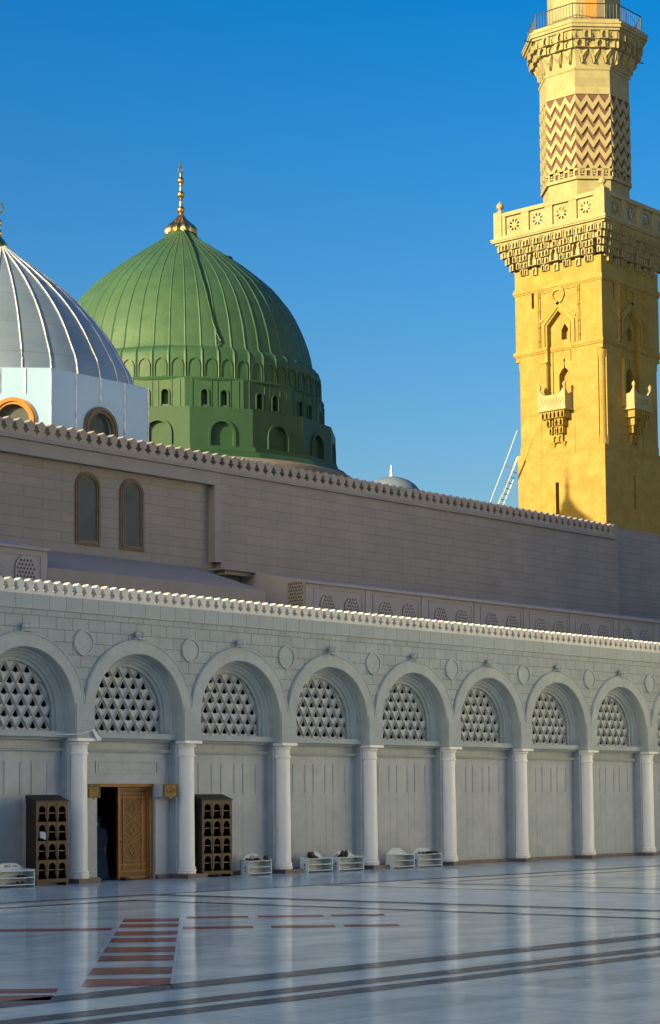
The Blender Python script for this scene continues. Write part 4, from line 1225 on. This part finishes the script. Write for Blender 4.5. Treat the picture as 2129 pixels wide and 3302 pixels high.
# ================================================================== SHOE CABINETS
def cabinet(x0, x1, yf, dep, label):
    c = thing('shoe_cabinet', label, 'shoe cabinet', ((x0 + x1) / 2, yf + dep / 2, F), 'brown wooden shoe cabinets beside the door')
    w = x1 - x0; z0, z1, zb = F, 2.11, 2.27
    q = MB()
    q.box(x0, x0 + .03, yf + .026, yf + dep, z0, z1 - .02); q.box(x1 - .03, x1, yf + .026, yf + dep, z0, z1 - .02); q.box(x0 + .03, x1 - .03, yf + dep - .02, yf + dep, z0 + .1, z1)
    q.add([(x0 - .02, yf - .03, z1), (x1 + .02, yf - .03, z1), (x1 + .02, yf + dep, zb), (x0 - .02, yf + dep, zb), (x0 - .02, yf - .03, z1 - .03), (x1 + .02, yf - .03, z1 - .03), (x1 + .02, yf + dep, z1 - .03), (x0 - .02, yf + dep, z1 - .03)],
          [(0, 1, 2, 3), (4, 7, 6, 5), (0, 4, 5, 1), (1, 5, 6, 2), (2, 6, 7, 3), (3, 7, 4, 0)])
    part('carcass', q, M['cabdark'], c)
    holes = []; hh = .445; px = (w - .06) / 3
    for r in range(4):
        for k in range(3):
            cx = x0 + .03 + px * (k + .5); zb_ = .05 + r * .5; a_ = px * .33
            holes.append([(cx - a_ - .03, zb_), (cx + a_ + .03, zb_), (cx + a_ + .03, zb_ + .07), (cx + a_, zb_ + .12), (cx + a_, zb_ + .31)] + arc(cx, zb_ + .31, a_, 0, 180, 8)[1:-1] + [(cx - a_, zb_ + .31), (cx - a_, zb_ + .12), (cx - a_ - .03, zb_ + .07)])
    q = MB(); q.slab([(x0, z0 + .08), (x1, z0 + .08), (x1, z1 - .032), (x0, z1 - .032)], holes, yf, yf + .025, XZ)
    q.box(x0, x0 + .06, yf, yf + .025, z0, z0 + .079); q.box(x1 - .06, x1, yf, yf + .025, z0, z0 + .079)
    q.box(x0 - .005, x1 + .005, yf - .02, yf - .001, .0, .025); q.box(x0 - .005, x1 + .005, yf - .025, yf - .001, -.045, -.015)
    for k in (1, 2): q.strip([(x0 + .03 + px * k, .05), (x0 + .03 + px * k, z1 - .06)], .03, yf, yf - .012, XZ)
    part('front_panel', q, M['cab'], c)
    q = MB()
    for r in range(4): q.box(x0 + .03, x1 - .03, yf + .04, yf + dep - .02, .05 + r * .5 + .225, .05 + r * .5 + .243)
    parts('shelf', q, M['shelf'], c)
    q = MB()
    for r in range(4): q.box(x0 + .03, x1 - .03, yf + .04, yf + dep - .02, .02 + r * .5, .045 + r * .5)
    for k in (1, 2): q.box(x0 + .03 + px * k - .008, x0 + .03 + px * k + .008, yf + .03, yf + dep - .02, .05, z1 - .05)
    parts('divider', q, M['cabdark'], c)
    return c
cabinet(-2.03, -.93, -.62, .42, 'tall brown wooden shoe cabinet left of the door, holding a pale crumpled bag')
cabinet(4.46, 5.70, -.30, .42, 'tall darker brown wooden shoe cabinet right of the door beside the white column')
# pale bag in the left cabinet
q = MB(); random.seed(3)
for i in range(5): q.tube([(-1.93, -.64, 1.17 + i * .035 - .02), (-1.84, -.66, 1.15 + i * .03 + random.uniform(-.02, .02)), (-1.72, -.62, 1.10 + i * .035)], [.012, .028, .02], 6)
single('crumpled_bag', q, M['rack'], 'pale blue-white crumpled bag in a second row cell of the left shoe cabinet', 'bag', True)

# ================================================================== WHITE SHOE RACKS
def rack(x0, x1, yf, dep, label, solid=False, text=True):
    c = thing('shoe_rack', label, 'shoe rack', ((x0 + x1) / 2, yf + dep / 2, F), 'low white shoe racks along the wall')
    z0 = F; ht = .31 if not solid else .33; w = x1 - x0; t = .022
    q = MB()
    for xx in (x0, x1 - t):
        sidep = [(yf, z0), (yf + dep, z0), (yf + dep, ht + .03), (yf, ht + (.02 if xx == x1 - t else .0))]
        q.slab(sidep, [], xx, xx + t, lambda a, b, d: (d, a, b))
    parts('side_board', q, M['rack'], c)
    q = MB()
    zs = [z0 + .05, z0 + .05 + (ht - z0 - .08) / 2, ht - .03]
    for z in zs: q.box(x0 + t, x1 - t, yf + .004, yf + dep - .02, z, z + t)
    parts('shelf', q, M['rack'], c)
    q = MB()
    m_ = (x0 + x1) / 2; e = w / 2
    crest = [(x0, z0 + .04), (x1, z0 + .04), (x1, ht + .02), (x1 - .05, ht + .02)] + [(m_ + e * .80, ht + .04), (m_ + e * .62, ht + .11), (m_ + e * .42, ht + .17), (m_ + e * .3, ht + .185), (m_ - e * .3, ht + .185), (m_ - e * .42, ht + .17), (m_ - e * .62, ht + .11), (m_ - e * .80, ht + .04), (x0 + .05, ht + .02), (x0, ht + .02)]
    q.slab(crest, [], yf + dep - .019, yf + dep, XZ)
    part('back_board', q, M['rack'], c)
    if text:
        q = MB(); yy = yf + dep - .019
        a_ = m_ - .20 * e; z = ht + .07
        for pl_ in ([(0, 0), (.0, .07)], [(0, .07), (.06, .03), (0, .0)], [(.08, .0), (.08, .07), (.12, .05)], [(.13, .0), (.15, .07), (.16, 0)], [(.20, .03), (.25, .02), (.26, .05)], [(.29, .02), (.32, .06), (.34, .02), (.38, .02), (.40, .05)]):
            q.strip([(a_ + x, z + y_) for x, y_ in pl_], .013, yy, yy - .004, XZ)
        part('lettering', q, M['ink'], c)
    q = MB(); q.slab([(yf + .14 + .035 * math.cos(2 * PI * i / 12), z0 + .13 + .02 * math.sin(2 * PI * i / 12)) for i in range(12)], [], x0 - .003, x0 + .001, lambda a, b, d: (d, a, b))
    q.slab([(yf + .11, z0 + .2), (yf + .17, z0 + .2), (yf + .17, z0 + .27), (yf + .11, z0 + .27)], [], x0 - .003, x0 + .001, lambda a, b, d: (d, a, b))
    if not solid: parts('hand_grip', q, M['steeldark'], c)
    return c
rack(-3.32, -2.07, -.62, .34, 'white shoe rack with faint lettering at the left edge beside the tall brown cabinet')
rack(6.20, 7.20, -.48, .34, 'white shoe rack next to the right brown cabinet, topped by black and pale shoes')
rack(8.80, 9.93, -.50, .36, 'white shoe rack, left of its pair, with black boots lying at its top left', text=False)
rack(10.15, 11.33, -.58, .36, 'white shoe rack, right of its pair, with black boots standing upright on top')
rack(12.75, 13.82, -.62, .36, 'white shoe rack with closed rounded side and a bare top', solid=True, text=False)
rack(14.02, 15.25, -.62, .36, 'rightmost white shoe rack with a row of dark shoes on top', text=False)
def shoe_pair(x, y, z, ang, kind, label, scale=1.0, m=None):
    q = MB()
    for s_ in (-1, 1):
        c, sn = math.cos(ang), math.sin(ang)
        def P(a, b, h): a *= scale; b = b * scale + s_ * .055 * scale; return (x + a * c - b * sn, y + a * sn + b * c, z + h * scale)
        rings = [(-.13, .033, .07), (-.10, .04, .085), (-.03, .038, .075), (.05, .044, .06), (.11, .042, .045), (.145, .025, .03)]
        if kind == 'boot': rings = [(-.13, .035, .17), (-.10, .042, .18), (-.03, .040, .17), (.02, .044, .085), (.11, .042, .05), (.145, .025, .035)]
        vs, n = [], 8
        for a, hw_, hh in rings:
            for i in range(n):
                t = 2 * PI * i / n; cc_ = math.cos(t); ss_ = math.sin(t)
                vs.append(P(a, hw_ * (cc_ if ss_ < .5 else cc_ * .8), max(0.002, hh / 2 + hh / 2 * ss_)))
        k = len(rings)
        q.add(vs, [(i * n + j, i * n + (j + 1) % n, (i + 1) * n + (j + 1) % n, (i + 1) * n + j) for i in range(k - 1) for j in range(n)] + [tuple(range(n)), tuple((k - 1) * n + j for j in range(n))])
    return single('pair_of_' + ('boots' if kind == 'boot' else 'shoes'), q, m or M['black'], label, 'boots' if kind == 'boot' else 'shoes', True)
zt = .302
shoe_pair(6.42, -.32, zt, .3, 'shoe', 'black shoes lying on the left of the white rack next to the right brown cabinet', 1.0)
shoe_pair(6.66, -.30, zt, 2.6, 'shoe', 'black shoes beside the pale ones on the white rack next to the right brown cabinet', 1.0)
shoe_pair(6.86, -.30, zt, .2, 'shoe', 'pale grey shoes in the middle of the shoe row on a white rack', 1.0, M['greyshoe'])
shoe_pair(7.04, -.32, zt, 1.9, 'boot', 'black boots at the right end of the white rack next to the right brown cabinet', .8)
shoe_pair(9.20, -.34, zt, .0, 'boot', 'black boots pointing right on the left rack of the first pair', 1.15)
shoe_pair(10.52, -.40, zt, 1.3, 'boot', 'black boots standing upright on the right rack of the first pair', 1.2)
for i, (xx, an) in enumerate(((14.40, .5), (14.66, 2.4), (14.90, 1.0), (15.10, .1))):
    shoe_pair(xx, -.44, zt, an, 'shoe', ['dark shoes at the left of the row on the rightmost rack', 'dark shoes second from the left on the rightmost rack', 'dark shoes third from the left on the rightmost rack', 'dark shoes at the right end of the row on the rightmost rack'][i], 1.05)
shoe_pair(2.02, .30, F + .006, .1, 'shoe', 'black shoes left on the floor in front of the carved wooden door', 1.15)
shoe_pair(-2.35, -.45, .092, .3, 'shoe', 'dark shoes on the middle shelf of the leftmost white rack', 1.1)
shoe_pair(-2.45, -.47, -.056, .8, 'shoe', 'dark shoes on the bottom shelf of the leftmost white rack', 1.1)

# ================================================================== SIGNS
def sign(x0, x1, z0, z1, yf, yb, label, kind):
    c = thing('brass_sign', label, 'sign', ((x0 + x1) / 2, yb, z0), 'small brass signs flanking the door')
    q = MB(); q.box(x0 + (.0), x1 - .0, yf + .03, yb, z0 + .02, z1 - .01); part('backing_box', q, M['rack'] if kind else M['signdark'], c)
    q = MB(); q.slab([(x0 - .01, z0), (x0 + (x1 - x0) * .4, z0), ((x0 + x1) / 2, z0 - .05), (x0 + (x1 - x0) * .6, z0), (x1 + .01, z0), (x1 + .01, z1), (x0 - .01, z1)], [], yf, yf + .029, XZ); part('plate', q, M['sign'], c)
    q = MB(); q.strip([(x0 + .03, z0 + .03), (x1 - .03, z0 + .03), (x1 - .03, z1 - .03), (x0 + .03, z1 - .03)], .03, yf, yf - .012, XZ, closed=True); part('rim', q, M['signdark'], c)
    q = MB(); cx, cz, w, h = (x0 + x1) / 2, (z0 + z1) / 2, (x1 - x0) / 2 - .07, (z1 - z0) / 2 - .06
    if kind:
        q.strip([(cx + w * .75 * math.cos(t), cz + h * .7 * math.sin(t)) for t in [2 * PI * i / 16 for i in range(16)]], .018, yf, yf - .01, XZ, closed=True)
        q.strip([(cx - .08, cz - .06), (cx - .02, cz + .03), (cx + .03, cz - .05), (cx + .09, cz + .06)], .02, yf, yf - .01, XZ); q.strip([(cx - .05, cz + .08), (cx + .06, cz + .09)], .016, yf, yf - .01, XZ)
    else:
        q.strip([(cx - w, cz + h * .85), (cx - w * .3, cz + h * .7), (cx + w * .2, cz + h * .95), (cx + w, cz + h * .8)], .026, yf, yf - .01, XZ)
        q.strip([(cx - w * .8, cz + h * .3), (cx - w * .2, cz + h * .45), (cx + w * .3, cz + h * .2), (cx + w * .8, cz + h * .4)], .020, yf, yf - .01, XZ)
        q.strip([(cx - w * .5, cz - h * .15), (cx, cz - h * .02), (cx + w * .5, cz - h * .2)], .020, yf, yf - .01, XZ)
        q.strip([(cx - w * .8, cz - h * .65), (cx + w * .8, cz - h * .65)], .020, yf, yf - .01, XZ)
    part('lettering', q, M['signdark'], c)
sign(.25, .69, 2.18, 2.57, -.10, .33, 'square brass sign with lines of raised script, left of the doorway', 0)
sign(3.14, 3.70, 2.18, 2.57, -.08, .33, 'square brass sign with a round emblem on a white box, right of the doorway', 1)

# ================================================================== CABLE with white cloth on the column head
q = MB(); q.tube([(-1.35, .28, 3.93), (-1.0, .2, 3.915), (-.7, 0, 3.90), (-.35, -.33, 3.90), (-.1, -.36, 3.95), (.10, -.36, 4.0), (.22, -.37, 4.02)], .016, 6)
cbx = single('white_cable', q, M['white'], 'thin white cable running over the column head left of the door', 'cable', True)
q = MB(); q.slab([(.14, 4.04), (.24, 4.05), (.36, 3.90), (.50, 3.80), (.44, 3.74), (.34, 3.73), (.26, 3.86)], [], -.385, -.372, XZ)
single('cloth_rag', q, M['white'], 'small white rag hanging from the cable over the column head left of the door', 'rag')

# ================================================================== PERSON inside the doorway
def person():
    px, py, zf = 1.72, 1.15, F
    p = thing('person', 'person in a dark blue robe standing in shadow just inside the doorway', 'person', (px, py, zf))
    me = bpy.data.meshes.new('body')
    V = [((0, 0, .92), .15), ((0, 0, 1.12), .14), ((0, 0, 1.32), .15), ((0, 0, 1.46), .07), ((0, -.02, 1.56), .085), ((0, -.01, 1.68), .095),
         ((-.19, 0, 1.40), .06), ((-.26, -.02, 1.14), .045), ((-.22, -.14, .95), .035), ((-.20, -.20, .90), .03),
         ((.19, 0, 1.40), .06), ((.27, 0, 1.13), .045), ((.25, -.08, .90), .035), ((.25, -.10, .84), .03),
         ((-.10, 0, .86), .10), ((-.11, -.01, .48), .06), ((-.11, .02, .10), .045), ((-.12, -.12, .04), .04),
         ((.10, 0, .86), .10), ((.11, -.02, .48), .06), ((.11, 0, .10), .045), ((.12, -.14, .04), .04)]
    E = [(0, 1), (1, 2), (2, 3), (3, 4), (4, 5), (2, 6), (6, 7), (7, 8), (8, 9), (2, 10), (10, 11), (11, 12), (12, 13), (0, 14), (14, 15), (15, 16), (16, 17), (0, 18), (18, 19), (19, 20), (20, 21)]
    # fingers
    for hb in (9, 13):
        c = Vector(V[hb][0])
        for k in range(4):
            o_ = Vector(((k - 1.5) * .018, -.02, -.05 - .004 * (k in (1, 2)))); o2 = o_ + Vector((0, .012, -.045 + .008 * abs(k - 1.5)))
            V += [(tuple(c + o_), .009), (tuple(c + o2), .008)]; E += [(hb, len(V) - 2), (len(V) - 2, len(V) - 1)]
        V += [(tuple(c + Vector((.035, -.03, -.02))), .010), (tuple(c + Vector((.045, -.045, -.05))), .008)]; E += [(hb, len(V) - 2), (len(V) - 2, len(V) - 1)]
    me.from_pydata([v for v, r in V], E, [])
    b = bpy.data.objects.new('body', me); COL.objects.link(b)
    md = b.modifiers.new('skin', 'SKIN')
    for i, (v, r) in enumerate(V): me.skin_vertices[0].data[i].radius = (r, r)
    me.skin_vertices[0].data[0].use_root = True
    ss = b.modifiers.new('sub', 'SUBSURF'); ss.levels = 1; ss.render_levels = 1
    me.materials.append(M['skin'])
    b.parent = p; b['label'] = 'body of the person in the blue robe'
    q = MB()
    q.lathe([(.36, .05), (.35, .10), (.30, .45), (.26, .80), (.235, 1.0), (.235, 1.2), (.25, 1.34), (.22, 1.44), (.12, 1.50), (.085, 1.52)], 0, 0, 40, lambda i, j, r: r * (1 + (.05 * math.cos(i * 2 * PI / 40 * 9) * max(0, (4 - j) / 4))) )
    q.v = [(x, y * .72, z) for x, y, z in q.v]
    for s_ in (-1, 1): q.tube([(s_ * .18, 0, 1.41), (s_ * .26, -.01, 1.15), (s_ * .235, -.11, .95)], [.085, .07, .065], 12)
    rb = bpy.data.objects.new('robe', q.mesh('robe', M['cloth'], True)); COL.objects.link(rb); rb.parent = p
    q = MB(); q.ball((0, 0.01, 1.70), .115, 10, (1, 1.1, 1.0)); q.v = [v for v in q.v]
    hr = bpy.data.objects.new('hair', q.mesh('hair', M['black'], True)); COL.objects.link(hr); hr.parent = p
    q = MB(); q.ball((0, -.125, 1.62), .018, 5); q.ball((-.035, -.10, 1.66), .011, 5); q.ball((.035, -.10, 1.66), .011, 5); q.box(-.025, .025, -.105, -.095, 1.565, 1.575); q.ball((-.10, 0, 1.62), .022, 5, (.5, 1, 1.4)); q.ball((.10, 0, 1.62), .022, 5, (.5, 1, 1.4))
    fc = bpy.data.objects.new('face', q.mesh('face', M['skin'], True)); COL.objects.link(fc); fc.parent = p
    p.rotation_euler = (0, 0, R(-60))
person()
